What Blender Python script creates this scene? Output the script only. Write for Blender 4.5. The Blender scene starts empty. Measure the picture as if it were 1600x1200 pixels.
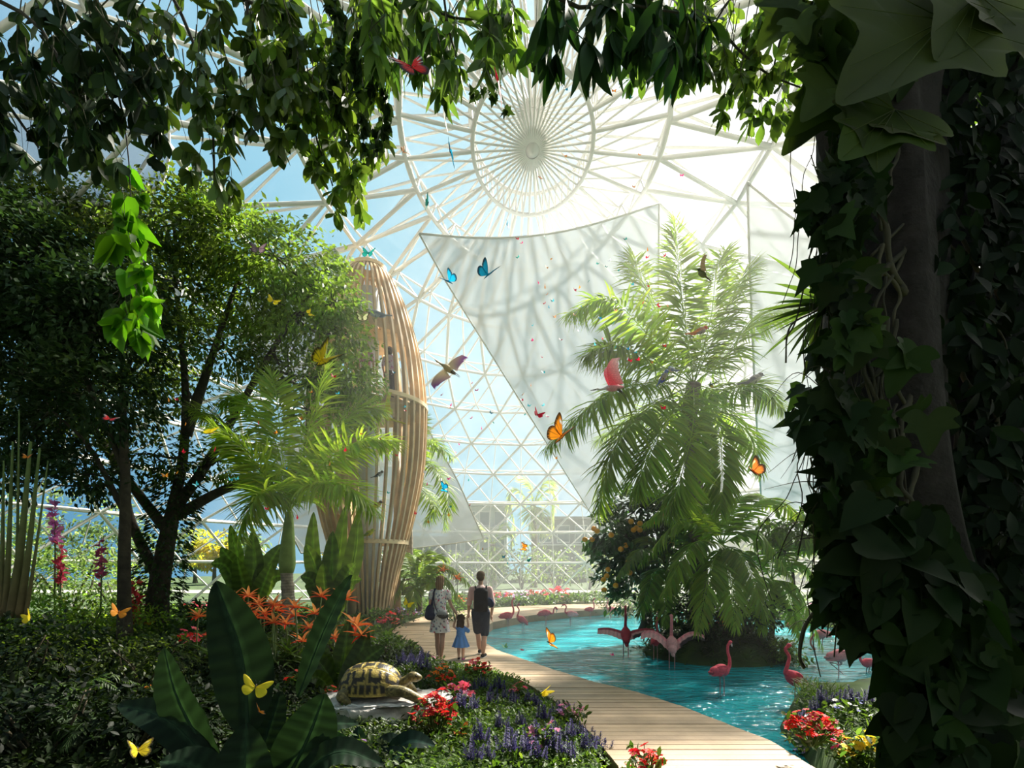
import bpy, math, random
import numpy as np
from mathutils import Vector, Matrix
sc = bpy.context.scene
COL = sc.collection
F, HZ, CX, EYE = 800.0, 885.0, 800.0, 2.0      # focal length and horizon, in pixels of the 1600 x 1200 frame
RNG = np.random.default_rng(11)
PI = math.pi

def P(px, py, D):
    return np.array(((px - CX) / F * D, D, EYE + (HZ - py) / F * D))
def G(px, py, z=0.0):
    return P(px, py, (EYE - z) * F / (py - HZ))
def lerp(a, b, t): return a + (b - a) * t
def unit(v):
    v = np.asarray(v, float)
    return v / np.maximum(np.linalg.norm(v, axis=-1, keepdims=True), 1e-9)
def U(a, b, n=None): return RNG.uniform(a, b, n)

# ------------------------------------------------------------------ mesh builder
class MB:
    def __init__(s): s.v, s.f, s.c, s.mi, s.n = [], [], [], [], 0
    def add(s, V, faces, col=(1, 1, 1), mi=0):
        V = np.asarray(V, float).reshape(-1, 3)
        for f in (faces if isinstance(faces, list) else [faces]):
            f = np.asarray(f, int)
            if f.size:
                s.f.append(f + s.n); s.mi.append(mi)
        c = np.asarray(col, float)
        s.c.append(np.broadcast_to(c, V.shape) if c.ndim == 1 else c)
        s.v.append(V); s.n += len(V)
        return s
    def data(s, name, mats, smooth=True, offset=None):
        V = np.concatenate(s.v) if s.v else np.zeros((0, 3)); C = np.concatenate(s.c) if s.c else np.zeros((0, 3))
        if offset is not None: V = V - np.asarray(offset)
        me = bpy.data.meshes.new(name)
        me.vertices.add(len(V)); me.vertices.foreach_set('co', V.astype(np.float32).ravel())
        nl = sum(f.size for f in s.f); npoly = sum(len(f) for f in s.f)
        me.loops.add(nl); me.polygons.add(npoly)
        me.loops.foreach_set('vertex_index', np.concatenate([f.ravel() for f in s.f]).astype(np.int32))
        tot = np.concatenate([np.full(len(f), f.shape[1]) for f in s.f]).astype(np.int32)
        st = np.zeros(npoly, np.int32); st[1:] = np.cumsum(tot)[:-1]
        me.polygons.foreach_set('loop_start', st)
        mi = np.concatenate([np.full(len(f), m) for f, m in zip(s.f, s.mi)]).astype(np.int32)
        me.polygons.foreach_set('material_index', mi)
        me.polygons.foreach_set('use_smooth', np.full(npoly, smooth, bool))
        a = me.color_attributes.new('Col', 'FLOAT_COLOR', 'POINT')
        a.data.foreach_set('color', np.concatenate([C, np.ones((len(C), 1))], 1).astype(np.float32).ravel())
        for m in (mats if isinstance(mats, (list, tuple)) else [mats]): me.materials.append(m)
        me.update(calc_edges=True); me.validate()
        return me
    def build(s, name, mats, parent=None, smooth=True, world=True):
        off = None
        if parent is not None and world:
            r, off = parent, np.zeros(3)
            while r is not None: off = off + np.array(r.location); r = r.parent
        me = s.data(name, mats, smooth, off)
        return link(name, me, parent)

def link(name, me, parent=None):
    o = bpy.data.objects.new(name, me); COL.objects.link(o)
    o.parent = parent
    return o
def tag(o, label=None, cat=None, group=None, kind=None):
    if label: o['label'] = label
    if cat: o['category'] = cat
    if group: o['group'] = group
    if kind: o['kind'] = kind
    return o
def thing(name, loc, label, cat, group=None, rot=(0, 0, 0), scale=1.0):
    o = bpy.data.objects.new(name, None); COL.objects.link(o)
    o.location = tuple(loc); o.rotation_euler = rot; o.scale = (scale,) * 3; o.empty_display_size = .1
    return tag(o, label, cat, group)
def dup(root, loc, rot=(0, 0, 0), scale=1.0, label=None, group=None):
    def cp(o, par):
        c = o.copy(); COL.objects.link(c); c.parent = par
        for ch in KIDS.get(o.name, o.children): cp(ch, c)
        return c
    r = cp(root, None)
    r.location = tuple(loc); r.rotation_euler = rot; r.scale = (scale,) * 3
    if label: r['label'] = label
    if group: r['group'] = group
    return r
KIDS = {}
def freeze(root):           # remember a prototype's children so that copying need not search for them
    for o in [root] + list(root.children): KIDS[o.name] = list(o.children)
    return root

# ------------------------------------------------------------------ shapes
def frames(d, up=None, roll=None):
    """(K,3,3) rotation matrices whose column 1 is the direction d and column 2 is close to up."""
    d = unit(np.asarray(d, float).reshape(-1, 3))
    if up is None: up = np.array((0, 0, 1.0))
    up = np.broadcast_to(np.asarray(up, float), d.shape)
    x = np.cross(d, up); bad = np.linalg.norm(x, axis=1) < 1e-4
    if bad.any(): x[bad] = np.cross(d[bad], (1.0, 0.3, 0))
    x = unit(x); z = np.cross(x, d)
    if roll is not None:
        c, s_ = np.cos(roll)[:, None], np.sin(roll)[:, None]
        x, z = x * c + z * s_, z * c - x * s_
    return np.stack([x, d, z], axis=2)
def scatter(mb, tv, tf, pos, R, scale, col, mi=0):
    pos = np.asarray(pos, float).reshape(-1, 3); K = len(pos)
    if K == 0: return
    tv = np.asarray(tv, float); n = len(tv)
    sc_ = np.broadcast_to(np.asarray(scale, float), (K,)) if np.ndim(scale) <= 1 else scale
    if np.ndim(sc_) == 1: sc_ = np.repeat(sc_[:, None], 3, 1)
    V = np.einsum('kij,knj->kni', R, tv[None] * sc_[:, None, :]) + pos[:, None, :]
    off = (np.arange(K) * n)
    fs = [(np.asarray(f)[None] + off[:, None, None]).reshape(-1, np.asarray(f).shape[1]) for f in tf]
    col = np.asarray(col, float)
    if col.ndim == 1: col = np.broadcast_to(col, (K, 3))
    mb.add(V.reshape(-1, 3), fs, np.repeat(col, n, 0), mi)
def leaf_t(w=.35, fold=.12, droop=.15, n=4, peak=.45, stem=.0):
    """a leaf along +Y of length 1 and full width w, folded along its midrib, tip drooping"""
    V, Fq, Ft = [(0, 0, 0)], [], []
    for i in range(1, n):
        t = i / n
        h = .5 * w * math.sin(PI * t ** (math.log(.5) / math.log(peak))) ** .8
        y = stem + (1 - stem) * t; z = -droop * t * t
        V += [(-h, y, z + fold * h * 2), (0, y, z), (h, y, z + fold * h * 2)]
    V.append((0, 1, -droop))
    Ft += [(0, 2, 1), (0, 3, 2)]
    for i in range(n - 2):
        a = 1 + 3 * i; b = a + 3
        Fq += [(a, a + 1, b + 1, b), (a + 1, a + 2, b + 2, b + 1)]
    a = 1 + 3 * (n - 2); e = len(V) - 1
    Ft += [(a, a + 1, e), (a + 1, a + 2, e)]
    return np.array(V, float), [f for f in (np.array(Fq).reshape(-1, 4), np.array(Ft)) if len(f)]
def diamond_t(w=.45, fold=.15):
    h = w / 2
    return np.array([(0, 0, 0), (h, .45, fold * w), (0, 1, 0), (-h, .45, fold * w)], float), [np.array([(0, 1, 2), (0, 2, 3)])]
def lobed_t(pts, zc=.05):
    V = [(0, .28, -zc)] + [(x, y, (abs(x) * .22 - .12 * y * y)) for x, y in pts]
    n = len(pts)
    return np.array(V, float), [np.array([(0, 1 + i, 1 + (i + 1) % n) for i in range(n)])]
IVY = lobed_t([(0, .02), (.16, -.12), (.34, -.08), (.5, .1), (.36, .24), (.44, .42), (.2, .5), (0, 1), (-.2, .5), (-.44, .42), (-.36, .24), (-.5, .1), (-.34, -.08), (-.16, -.12)])
HEART = lobed_t([(0, .02), (.15, -.12), (.36, -.06), (.44, .16), (.36, .45), (.18, .74), (0, 1), (-.18, .74), (-.36, .45), (-.44, .16), (-.36, -.06), (-.15, -.12)])
OVAL = leaf_t(.42, .1, .12, 5, .5)
OBOV = leaf_t(.42, .1, .1, 5, .6)
LANCE = leaf_t(.27, .14, .25, 6, .42)
SMALL = leaf_t(.46, .12, .1, 3, .5)
DIA = diamond_t()

def tube(mb, pts, rad, n=6, col=(1, 1, 1), mi=0, cap=True):
    pts = np.asarray(pts, float); m = len(pts)
    rad = np.broadcast_to(np.asarray(rad, float), (m,))
    t = np.gradient(pts, axis=0); t = unit(t)
    ref = np.array((0, 0, 1.0)) if abs(t[0][2]) < .9 else np.array((1.0, 0, 0))
    x = unit(np.cross(t[0], ref)); X = []
    for i in range(m):
        x = unit(x - t[i] * np.dot(x, t[i])); X.append(x)
    X = np.array(X); Y = np.cross(t, X)
    a = np.arange(n) / n * 2 * PI
    V = pts[:, None] + rad[:, None, None] * (np.cos(a)[None, :, None] * X[:, None] + np.sin(a)[None, :, None] * Y[:, None])
    i = np.arange(m - 1)[:, None] * n; j = np.arange(n)[None]; k = (j + 1) % n
    Q = np.stack([i + j, i + k, i + n + k, i + n + j], -1).reshape(-1, 4)
    fs = [Q]
    if cap and n >= 3:
        V2 = np.concatenate([V.reshape(-1, 3), pts[:1], pts[-1:]])
        c0, c1 = m * n, m * n + 1; jj = np.arange(n); kk = (jj + 1) % n
        fs.append(np.stack([np.full(n, c0), kk, jj], -1)); fs.append(np.stack([np.full(n, c1), (m - 1) * n + jj, (m - 1) * n + kk], -1))
        c = np.asarray(col, float)
        if c.ndim == 2: col = np.concatenate([np.repeat(c, n, 0), c[:1], c[-1:]])
        mb.add(V2, fs, col, mi)
    else:
        c = np.asarray(col, float)
        if c.ndim == 2: col = np.repeat(c, n, 0)
        mb.add(V.reshape(-1, 3), fs, col, mi)
def sticks(mb, A, B, r, n=5, col=(1, 1, 1)):
    """many straight bars at once"""
    A = np.asarray(A, float); B = np.asarray(B, float); K = len(A)
    d = B - A; L = np.linalg.norm(d, axis=1)
    ok = L > 1e-4; A, B, d, L = A[ok], B[ok], d[ok], L[ok]
    a = np.arange(n) / n * 2 * PI
    tv = np.concatenate([np.stack([np.cos(a), 0 * a, np.sin(a)], 1), np.stack([np.cos(a), 0 * a + 1, np.sin(a)], 1)])
    j = np.arange(n); k = (j + 1) % n
    rr = np.broadcast_to(np.asarray(r, float), (K,))[ok]
    scatter(mb, tv, [np.stack([j, k, n + k, n + j], 1)], A, frames(d), np.stack([rr, L, rr], 1), col)
def box(mb, c, s, R=None, col=(1, 1, 1), mi=0):
    x, y, z = np.asarray(s, float) / 2
    V = np.array([(i * x, j * y, k * z) for i in (-1, 1) for j in (-1, 1) for k in (-1, 1)])
    if R is not None: V = V @ np.asarray(R).T
    mb.add(V + np.asarray(c, float), np.array([(0, 1, 3, 2), (4, 6, 7, 5), (0, 4, 5, 1), (2, 3, 7, 6), (0, 2, 6, 4), (1, 5, 7, 3)]), col, mi)
def ball(mb, c, r, R=None, col=(1, 1, 1), nu=12, nv=8, mi=0):
    r = np.broadcast_to(np.asarray(r, float), (3,))
    th = np.linspace(0, PI, nv + 1)[1:-1]; ph = np.arange(nu) / nu * 2 * PI
    V = np.stack([np.sin(th)[:, None] * np.cos(ph), np.sin(th)[:, None] * np.sin(ph), np.cos(th)[:, None] + 0 * ph], -1).reshape(-1, 3)
    V = np.concatenate([V, [(0, 0, 1), (0, 0, -1)]]) * r
    if R is not None: V = V @ np.asarray(R).T
    m = nv - 1; i = np.arange(m - 1)[:, None] * nu; j = np.arange(nu)[None]; k = (j + 1) % nu
    Q = np.stack([i + j, i + nu + j, i + nu + k, i + k], -1).reshape(-1, 4)
    jj = np.arange(nu); kk = (jj + 1) % nu; T = m * nu
    mb.add(V + np.asarray(c, float), [Q, np.stack([np.full(nu, T), jj, kk], 1), np.stack([np.full(nu, T + 1), (m - 1) * nu + kk, (m - 1) * nu + jj], 1)], col, mi)
def grid(mb, X, col=(1, 1, 1), mi=0, closed=False):
    """X: (m,n,3) points"""
    m, n = X.shape[:2]
    i = np.arange(m - 1)[:, None] * n; nn = n if closed else n - 1
    j = np.arange(nn)[None]; k = (j + 1) % n
    Q = np.stack([i + j, i + k, i + n + k, i + n + j], -1).reshape(-1, 4)
    c = np.asarray(col, float)
    mb.add(X.reshape(-1, 3), Q, c.reshape(-1, 3) if c.ndim == 3 else c, mi)
def curve(pts, n=16):
    """Catmull-Rom through pts"""
    p = np.asarray(pts, float); q = np.concatenate([[2 * p[0] - p[1]], p, [2 * p[-1] - p[-2]]])
    m = len(p) - 1; out = []
    for u in np.linspace(0, m, n):
        i = min(int(u), m - 1); t = u - i; a, b, c, d = q[i:i + 4]
        out.append(.5 * (2 * b + (c - a) * t + (2 * a - 5 * b + 4 * c - d) * t * t + (3 * b - a - 3 * c + d) * t ** 3))
    return np.array(out)
def smooth_lobed(pts, n=56):
    c = curve(np.array([(x, y, 0) for x, y in pts + pts[:1]]), n)[:-1]; return lobed_t([(p[0], p[1]) for p in c])
BIGLOBE = smooth_lobed([(0, .04), (.20, -.14), (.42, -.10), (.60, .10), (.46, .20), (.58, .42), (.30, .46), (.16, .78), (0, 1), (-.16, .78), (-.30, .46), (-.58, .42), (-.46, .20), (-.60, .10), (-.42, -.10), (-.20, -.14)])
def rotz(a): c, s = math.cos(a), math.sin(a); return np.array([(c, -s, 0), (s, c, 0), (0, 0, 1.0)])
def roty(a): c, s = math.cos(a), math.sin(a); return np.array([(c, 0, s), (0, 1.0, 0), (-s, 0, c)])
def rotx(a): c, s = math.cos(a), math.sin(a); return np.array([(1.0, 0, 0), (0, c, -s), (0, s, c)])
def sphere_dirs(n): return unit(RNG.normal(size=(n, 3)))
def jit(col, n, v=.25, hue=.08):
    """n colours around col: brightness and hue varied"""
    c = np.asarray(col, float)[None] * np.exp(RNG.normal(0, v, (n, 1)))
    return np.clip(c * (1 + RNG.normal(0, hue, (n, 3)) * np.array((1, .4, 1))), 0, 1)

# a body: overlapping limbs and ellipsoids melted into one continuous skin
def melt(name, mb, voxel, colf, mats, smooth=6, parent=None, offset=None):
    me = mb.data(name, mats, True, offset)
    o = bpy.data.objects.new(name, me); COL.objects.link(o)
    m = o.modifiers.new('r', 'REMESH'); m.mode = 'VOXEL'; m.voxel_size = voxel; m.use_smooth_shade = True
    s_ = o.modifiers.new('s', 'SMOOTH'); s_.factor = .5; s_.iterations = smooth
    dg = bpy.context.evaluated_depsgraph_get(); dg.update()
    new = bpy.data.meshes.new_from_object(o.evaluated_get(dg))
    o.modifiers.clear(); o.data = new; bpy.data.meshes.remove(me)
    new.name = name
    n = len(new.vertices); V = np.zeros(n * 3, np.float32); new.vertices.foreach_get('co', V); V = V.reshape(-1, 3).astype(float)
    for a in list(new.color_attributes): new.color_attributes.remove(a)
    a = new.color_attributes.new('Col', 'FLOAT_COLOR', 'POINT')
    C = colf(V) if callable(colf) else np.broadcast_to(np.asarray(colf, float), V.shape)
    a.data.foreach_set('color', np.concatenate([C, np.ones((n, 1))], 1).astype(np.float32).ravel())
    if not new.materials:
        for mm in (mats if isinstance(mats, (list, tuple)) else [mats]): new.materials.append(mm)
    new.polygons.foreach_set('use_smooth', np.ones(len(new.polygons), bool))
    o.parent = parent
    return o

# ------------------------------------------------------------------ materials
def mat(name, base=(1, 1, 1), rough=.5, trans=0.0, gloss=None, noise=0.0, nscale=4.0, bump=0.0, bscale=20.0, tint=(1, 1, 1), sheen=0, metal=0.0, spec=.4, tgain=1.0):
    """vertex colour * base, with noise variation; trans > 0 lets light through (leaves, petals, cloth)"""
    m = bpy.data.materials.new(name); m.use_nodes = True; nt = m.node_tree; nt.nodes.clear(); N, L = nt.nodes.new, nt.links.new
    out = N('ShaderNodeOutputMaterial'); at = N('ShaderNodeAttribute'); at.attribute_name = 'Col'
    mul = N('ShaderNodeMix'); mul.data_type = 'RGBA'; mul.blend_type = 'MULTIPLY'; mul.inputs['Factor'].default_value = 1
    L(at.outputs['Color'], mul.inputs['A']); mul.inputs['B'].default_value = (*base, 1)
    colr = mul.outputs['Result']
    if noise:
        tc = N('ShaderNodeTexCoord'); nz = N('ShaderNodeTexNoise'); nz.inputs['Scale'].default_value = nscale; nz.inputs['Detail'].default_value = 5
        L(tc.outputs['Object'], nz.inputs['Vector'])
        mr = N('ShaderNodeMapRange'); mr.inputs['From Min'].default_value = .25; mr.inputs['From Max'].default_value = .75
        mr.inputs['To Min'].default_value = 1 - noise; mr.inputs['To Max'].default_value = 1 + noise
        L(nz.outputs['Fac'], mr.inputs['Value'])
        m2 = N('ShaderNodeMix'); m2.data_type = 'RGBA'; m2.blend_type = 'MULTIPLY'; m2.inputs['Factor'].default_value = 1
        L(colr, m2.inputs['A']); L(mr.outputs['Result'], m2.inputs['B']); colr = m2.outputs['Result']
    b = N('ShaderNodeBsdfPrincipled'); b.inputs['Roughness'].default_value = rough; b.inputs['Metallic'].default_value = metal
    b.inputs['Specular IOR Level'].default_value = spec
    L(colr, b.inputs['Base Color'])
    if bump:
        tc2 = N('ShaderNodeTexCoord'); nb = N('ShaderNodeTexNoise'); nb.inputs['Scale'].default_value = bscale; nb.inputs['Detail'].default_value = 4
        L(tc2.outputs['Object'], nb.inputs['Vector']); bp = N('ShaderNodeBump'); bp.inputs['Strength'].default_value = bump; bp.inputs['Distance'].default_value = .03
        L(nb.outputs['Fac'], bp.inputs['Height']); L(bp.outputs['Normal'], b.inputs['Normal'])
    if trans > 0:
        t = N('ShaderNodeBsdfTranslucent')
        tm = N('ShaderNodeMix'); tm.data_type = 'RGBA'; tm.blend_type = 'MULTIPLY'; tm.inputs['Factor'].default_value = 1
        L(colr, tm.inputs['A']); tm.inputs['B'].default_value = (*[tgain * k for k in tint], 1)
        L(tm.outputs['Result'], t.inputs['Color'])
        mx = N('ShaderNodeMixShader'); mx.inputs[0].default_value = trans
        L(b.outputs[0], mx.inputs[1]); L(t.outputs[0], mx.inputs[2]); L(mx.outputs[0], out.inputs['Surface'])
    else:
        L(b.outputs[0], out.inputs['Surface'])
    return m
M = {}
M['leaf'] = mat('leaf', rough=.45, trans=.5, tint=(1.25, 1.3, .55), tgain=1.5)
M['leafdark'] = mat('leaf_shade', rough=.5, trans=.25, tint=(1.2, 1.3, .5), tgain=1.0, spec=.12)  # stands in for leaves in shade: passes less light, hardly glossy
M['leafglossy'] = mat('leaf_glossy', rough=.35, trans=.3, tint=(1.2, 1.3, .4), tgain=1.2)
M['petal'] = mat('petal', rough=.6, trans=.4, tgain=1.2)
M['bark'] = mat('bark', rough=.9, noise=.5, nscale=6, bump=.8, bscale=14)
M['barksmooth'] = mat('bark_smooth', rough=.7, noise=.25, nscale=5, bump=.2, bscale=30)
M['steel'] = mat('painted_steel', base=(.70, .69, .65), rough=.5, spec=.2)
M['wood'] = mat('timber', rough=.55, noise=.18, nscale=3, bump=.15, bscale=25)
M['cloth'] = mat('cloth', rough=.85, spec=.1)
M['skin'] = mat('skin', rough=.55)
M['feather'] = mat('feather', rough=.75, noise=.2, nscale=30, trans=.12)
M['wing'] = mat('wing', rough=.5, trans=.45, tgain=1.25)
M['shell'] = mat('shell', rough=.4, noise=.3, nscale=40, bump=.2, bscale=60)
M['stone'] = mat('stone', rough=.85, noise=.35, nscale=4, bump=1.0, bscale=10)
M['plain'] = mat('plain', rough=.7, noise=.1, nscale=2)
M['fruit'] = mat('fruit', rough=.4, bump=.1, bscale=80)
# ------------------------------------------------------------------ camera, sky, sun
cam = bpy.data.cameras.new('camera'); co = bpy.data.objects.new('camera', cam); COL.objects.link(co)
co.location = (0, 0, EYE); co.rotation_euler = (PI / 2, 0, 0)
cam.sensor_fit = 'HORIZONTAL'; cam.sensor_width = 36; cam.lens = 36 * F / 1600; cam.shift_y = (HZ - 600) / 1600; cam.clip_end = 400
sc.camera = co
sun_dir = unit((.80, 1.0, 1.35))
sl = bpy.data.lights.new('sun', 'SUN'); sl.energy = 14.0; sl.angle = .055; sl.color = (1, .93, .8)
so = bpy.data.objects.new('sun', sl); COL.objects.link(so)
so.rotation_euler = Vector(sun_dir).to_track_quat('Z', 'Y').to_euler()

w = bpy.data.worlds.new('sky'); sc.world = w; w.use_nodes = True
nt = w.node_tree; nt.nodes.clear(); N, L = nt.nodes.new, nt.links.new
out = N('ShaderNodeOutputWorld'); bg = N('ShaderNodeBackground'); L(bg.outputs[0], out.inputs[0])
tc = N('ShaderNodeTexCoord')
def vdot(v, d):
    n = N('ShaderNodeVectorMath'); n.operation = 'DOT_PRODUCT'; L(v, n.inputs[0]); n.inputs[1].default_value = d; return n.outputs['Value']
def ramp(fac, stops):
    r = N('ShaderNodeValToRGB'); e = r.color_ramp.elements
    while len(e) < len(stops): e.new(.5)
    for k, (p, c) in zip(e, stops): k.position = p; k.color = (*c, 1)
    L(fac, r.inputs[0]); return r.outputs['Color']
def mmix(bt, f, a, b):
    n = N('ShaderNodeMix'); n.data_type = 'RGBA'; n.blend_type = bt
    for s_, v in (('Factor', f), ('A', a), ('B', b)):
        if hasattr(v, 'type'): L(v, n.inputs[s_])
        else: n.inputs[s_].default_value = v if s_ == 'Factor' else (*v, 1)
    return n.outputs['Result']
g = tc.outputs['Generated']
side = vdot(g, tuple(unit((.95, .5, .35))))
mr = N('ShaderNodeMapRange'); mr.inputs['From Min'].default_value = -1; mr.inputs['From Max'].default_value = 1; L(side, mr.inputs['Value'])
sky = ramp(mr.outputs['Result'], [(0, (.10, .20, .28)), (.42, (.16, .42, .66)), (.60, (.30, .68, .90)), (.74, (.46, .86, 1.0)), (.85, (1.0, 1.05, 1.05)), (1, (1.5, 1.45, 1.35))])
cl = N('ShaderNodeTexNoise'); cl.inputs['Scale'].default_value = 3.0; cl.inputs['Detail'].default_value = 6; L(g, cl.inputs['Vector'])
clf = ramp(cl.outputs['Fac'], [(.52, (0, 0, 0)), (.75, (.4, .4, .4))])
sky2 = mmix('MIX', clf, sky, (1.0, 1.05, 1.1))
mr2 = N('ShaderNodeMapRange'); mr2.inputs['From Min'].default_value = -.25; mr2.inputs['From Max'].default_value = .25; mr2.inputs['To Min'].default_value = .34
L(vdot(g, (0, 1, 0)), mr2.inputs['Value'])
sky3 = mmix('MULTIPLY', 1.0, sky2, mr2.outputs['Result'])
L(sky3, bg.inputs[0]); bg.inputs[1].default_value = .56

sc.view_settings.view_transform = 'Standard'; sc.view_settings.look = 'None'; sc.view_settings.exposure = .65; sc.view_settings.gamma = 1
cy = sc.cycles
cy.max_bounces = 6; cy.diffuse_bounces = 2; cy.glossy_bounces = 2; cy.transmission_bounces = 4; cy.transparent_max_bounces = 12; cy.volume_bounces = 0
cy.caustics_reflective = False; cy.caustics_refractive = False; cy.sample_clamp_indirect = 4
cy.use_adaptive_sampling = True; cy.adaptive_threshold = .03; cy.use_denoising = True

# ------------------------------------------------------------------ dome
DX, DY, DR, DH = .6, 15.0, 20.0, 14.2
def dome(theta, phi, off=0.0):
    r = (DR + off) * np.sin(theta); k = 1 + .55 * np.cos(theta) ** 2
    return np.stack([DX + r * np.sin(phi), DY + r * k * np.cos(phi), (DH + off * np.cos(theta) ** .5) * np.cos(theta)], -1)
TH = np.radians([10.7, 19, 28, 37, 46, 55, 64, 72.5, 81, 89.9])
NR = 28
roof = thing('roof', (DX, DY, 0), None, None); tag(roof, kind='structure')
def ring_nodes(i, off=0, half=0):
    ph = (np.arange(NR) + .5 * ((i + half) % 2)) / NR * 2 * PI
    return dome(np.full(NR, TH[i]), ph, off)
mb = MB()
A, B, Rr = [], [], []
def bars(a, b, r): A.append(a); B.append(b); Rr.append(np.full(len(a), r))
for i in range(len(TH)):
    n0 = ring_nodes(i); bars(n0, np.roll(n0, -1, 0), .07)
    if i + 1 < len(TH):
        n1 = ring_nodes(i + 1)
        if i % 2 == 0: bars(n0, n1, .07); bars(n0, np.roll(n1, 1, 0), .07)
        else: bars(n0, n1, .07); bars(n0, np.roll(n1, -1, 0), .07)
sticks(mb, np.concatenate(A), np.concatenate(B), np.concatenate(Rr), 6)
mb.build('inner_lattice', M['steel'], roof)
mb = MB(); A, B, Rr = [], [], []
mid = lambda i: np.radians(.5 * (np.degrees(TH[i]) + np.degrees(TH[i + 1])))
for i in range(len(TH) - 1):
    n0 = dome(np.full(NR, TH[i]), (np.arange(NR) + .5 * ((i + 1) % 2)) / NR * 2 * PI, .9)
    bars(n0, np.roll(n0, -1, 0), .045)
    n1 = dome(np.full(NR, TH[i + 1]), (np.arange(NR) + .5 * (i % 2)) / NR * 2 * PI, .9)
    bars(n0, n1 if i % 2 else np.roll(n1, 0, 0), .045); bars(n0, np.roll(n1, -1 if i % 2 == 0 else 1, 0), .045)
    inn = ring_nodes(i)
    bars(n0, inn, .035); bars(n0, np.roll(inn, -1 if i % 2 == 0 else 1, 0), .035)
ph = (np.arange(2 * NR)) / (2 * NR) * 2 * PI
for i in range(4, len(TH) - 1): bars(dome(np.full(2 * NR, TH[i]), ph, .45), dome(np.full(2 * NR, TH[i + 1]), ph, .45), .028)
sticks(mb, np.concatenate(A), np.concatenate(B), np.concatenate(Rr), 5)
mb.build('outer_lattice', M['steel'], roof)
# oculus: rings, fins, hub
OC = math.radians(5.0)
nf = 48; ph = np.arange(nf) / nf * 2 * PI
mb = MB()
for th, off, r in ((OC, 0, .07), (OC, .8, .06), (TH[0], .0, .08)):
    p = dome(np.full(97, th), np.linspace(0, 2 * PI, 97), off); tube(mb, p, r, 6, cap=False)
mb.build('oculus_ring', M['steel'], roof)
mb = MB()
o0 = dome(np.full(nf, OC), ph); c0 = dome(np.full(nf, .010), ph)
o1 = dome(np.full(nf, OC), ph, .8); c1 = dome(np.full(nf, .010), ph, 1.0)
r2 = dome(np.full(nf, TH[0]), ph)
sticks(mb, c0, o0, .032, 6); sticks(mb, c1, o1, .028, 5); sticks(mb, o1, o0, .03, 5)
sticks(mb, o0[::2], dome(np.full(nf // 2, TH[0]), ph[::2]), .055, 6)
sticks(mb, o1, dome(np.full(nf, TH[0]), ph + PI / nf, .9), .04, 5); sticks(mb, o0, dome(np.full(nf, TH[0]), ph + PI / nf, .9), .03, 5)
mb.build('spoke_fan', M['steel'], roof)
mb = MB(); h = dome(np.array([0.0]), np.array([0.0]))[0]
zz = np.linspace(-.12, 1.3, 12); a = np.linspace(0, 2 * PI, 33)[:-1]
prof = .16 + .10 * np.cos(np.linspace(0, PI, 12)) ** 2
prof[0] = .01
X = np.stack([h[0] + prof[:, None] * np.cos(a), h[1] + 1.4 * prof[:, None] * np.sin(a), h[2] + zz[:, None] + 0 * a], -1)
grid(mb, X, closed=True); mb.build('hub', M['steel'], roof)
# glazing
gm = bpy.data.materials.new('glazing'); gm.use_nodes = True; nt = gm.node_tree; nt.nodes.clear(); N, L = nt.nodes.new, nt.links.new
out = N('ShaderNodeOutputMaterial'); tr = N('ShaderNodeBsdfTransparent'); tr.inputs[0].default_value = (.97, .99, 1, 1)
gl = N('ShaderNodeBsdfGlossy'); gl.inputs['Roughness'].default_value = .12; df = N('ShaderNodeBsdfTranslucent'); df.inputs[0].default_value = (.85, .92, .95, 1)
m1 = N('ShaderNodeMixShader'); m1.inputs[0].default_value = .5; L(gl.outputs[0], m1.inputs[1]); L(df.outputs[0], m1.inputs[2])
m2 = N('ShaderNodeMixShader'); m2.inputs[0].default_value = .06; L(tr.outputs[0], m2.inputs[1]); L(m1.outputs[0], m2.inputs[2]); L(m2.outputs[0], out.inputs[0])
mb = MB(); th = np.radians(np.linspace(.5, 89.9, 40)); ph = np.linspace(0, 2 * PI, 97)[:-1]
X = dome(np.repeat(th, 96).reshape(40, 96), np.tile(ph, 40).reshape(40, 96), 1.0)
grid(mb, X, closed=True); mb.build('glazing', gm, roof)

# ------------------------------------------------------------------ ground, pond, boardwalk
WZ = -.2
pond_px = [(1330, 1245), (1209, 1157), (1066, 1101), (996, 1079), (933, 1064), (866, 1044), (820, 1028), (780, 1014), (753, 1001), (751, 987), (770, 972), (825, 962), (900, 955), (985, 949), (1060, 956), (1200, 966), (1330, 985), (1420, 1005), (1440, 1080), (1380, 1098), (1300, 1103), (1240, 1112), (1215, 1150), (1290, 1215)]
POND = np.array([G(x, y, .06 if i < 13 else WZ)[:2] for i, (x, y) in enumerate(pond_px[:-3])] + [G(1240, 1108, WZ)[:2], G(1222, 1140, WZ)[:2], G(1262, 1190, WZ)[:2]])
ISLE = np.array([G(1112, 1012, 0)[0] + .1, 12.9])
def inside(poly, pts):
    x, y = pts[:, 0], pts[:, 1]; r = np.zeros(len(pts), bool); n = len(poly)
    for i in range(n):
        (x0, y0), (x1, y1) = poly[i], poly[(i + 1) % n]
        c = ((y0 > y) != (y1 > y)) & (x < (x1 - x0) * (y - y0) / (y1 - y0 + 1e-12) + x0); r ^= c
    return r
def dist_poly(poly, pts):
    d = np.full(len(pts), 1e9)
    for i in range(len(poly)):
        a, b = poly[i], poly[(i + 1) % len(poly)]; ab = b - a
        t = np.clip(((pts - a) @ ab) / (ab @ ab + 1e-12), 0, 1); d = np.minimum(d, np.linalg.norm(pts - (a + t[:, None] * ab), axis=1))
    return d
board_px_out = [(975, 1245), (966, 1198), (925, 1148), (870, 1098), (815, 1063), (760, 1047), (713, 1044), (668, 1022), (628, 1002), (612, 993), (612, 985), (628, 975), (664, 962), (720, 954), (813, 947), (900, 944), (990, 943)]
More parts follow.
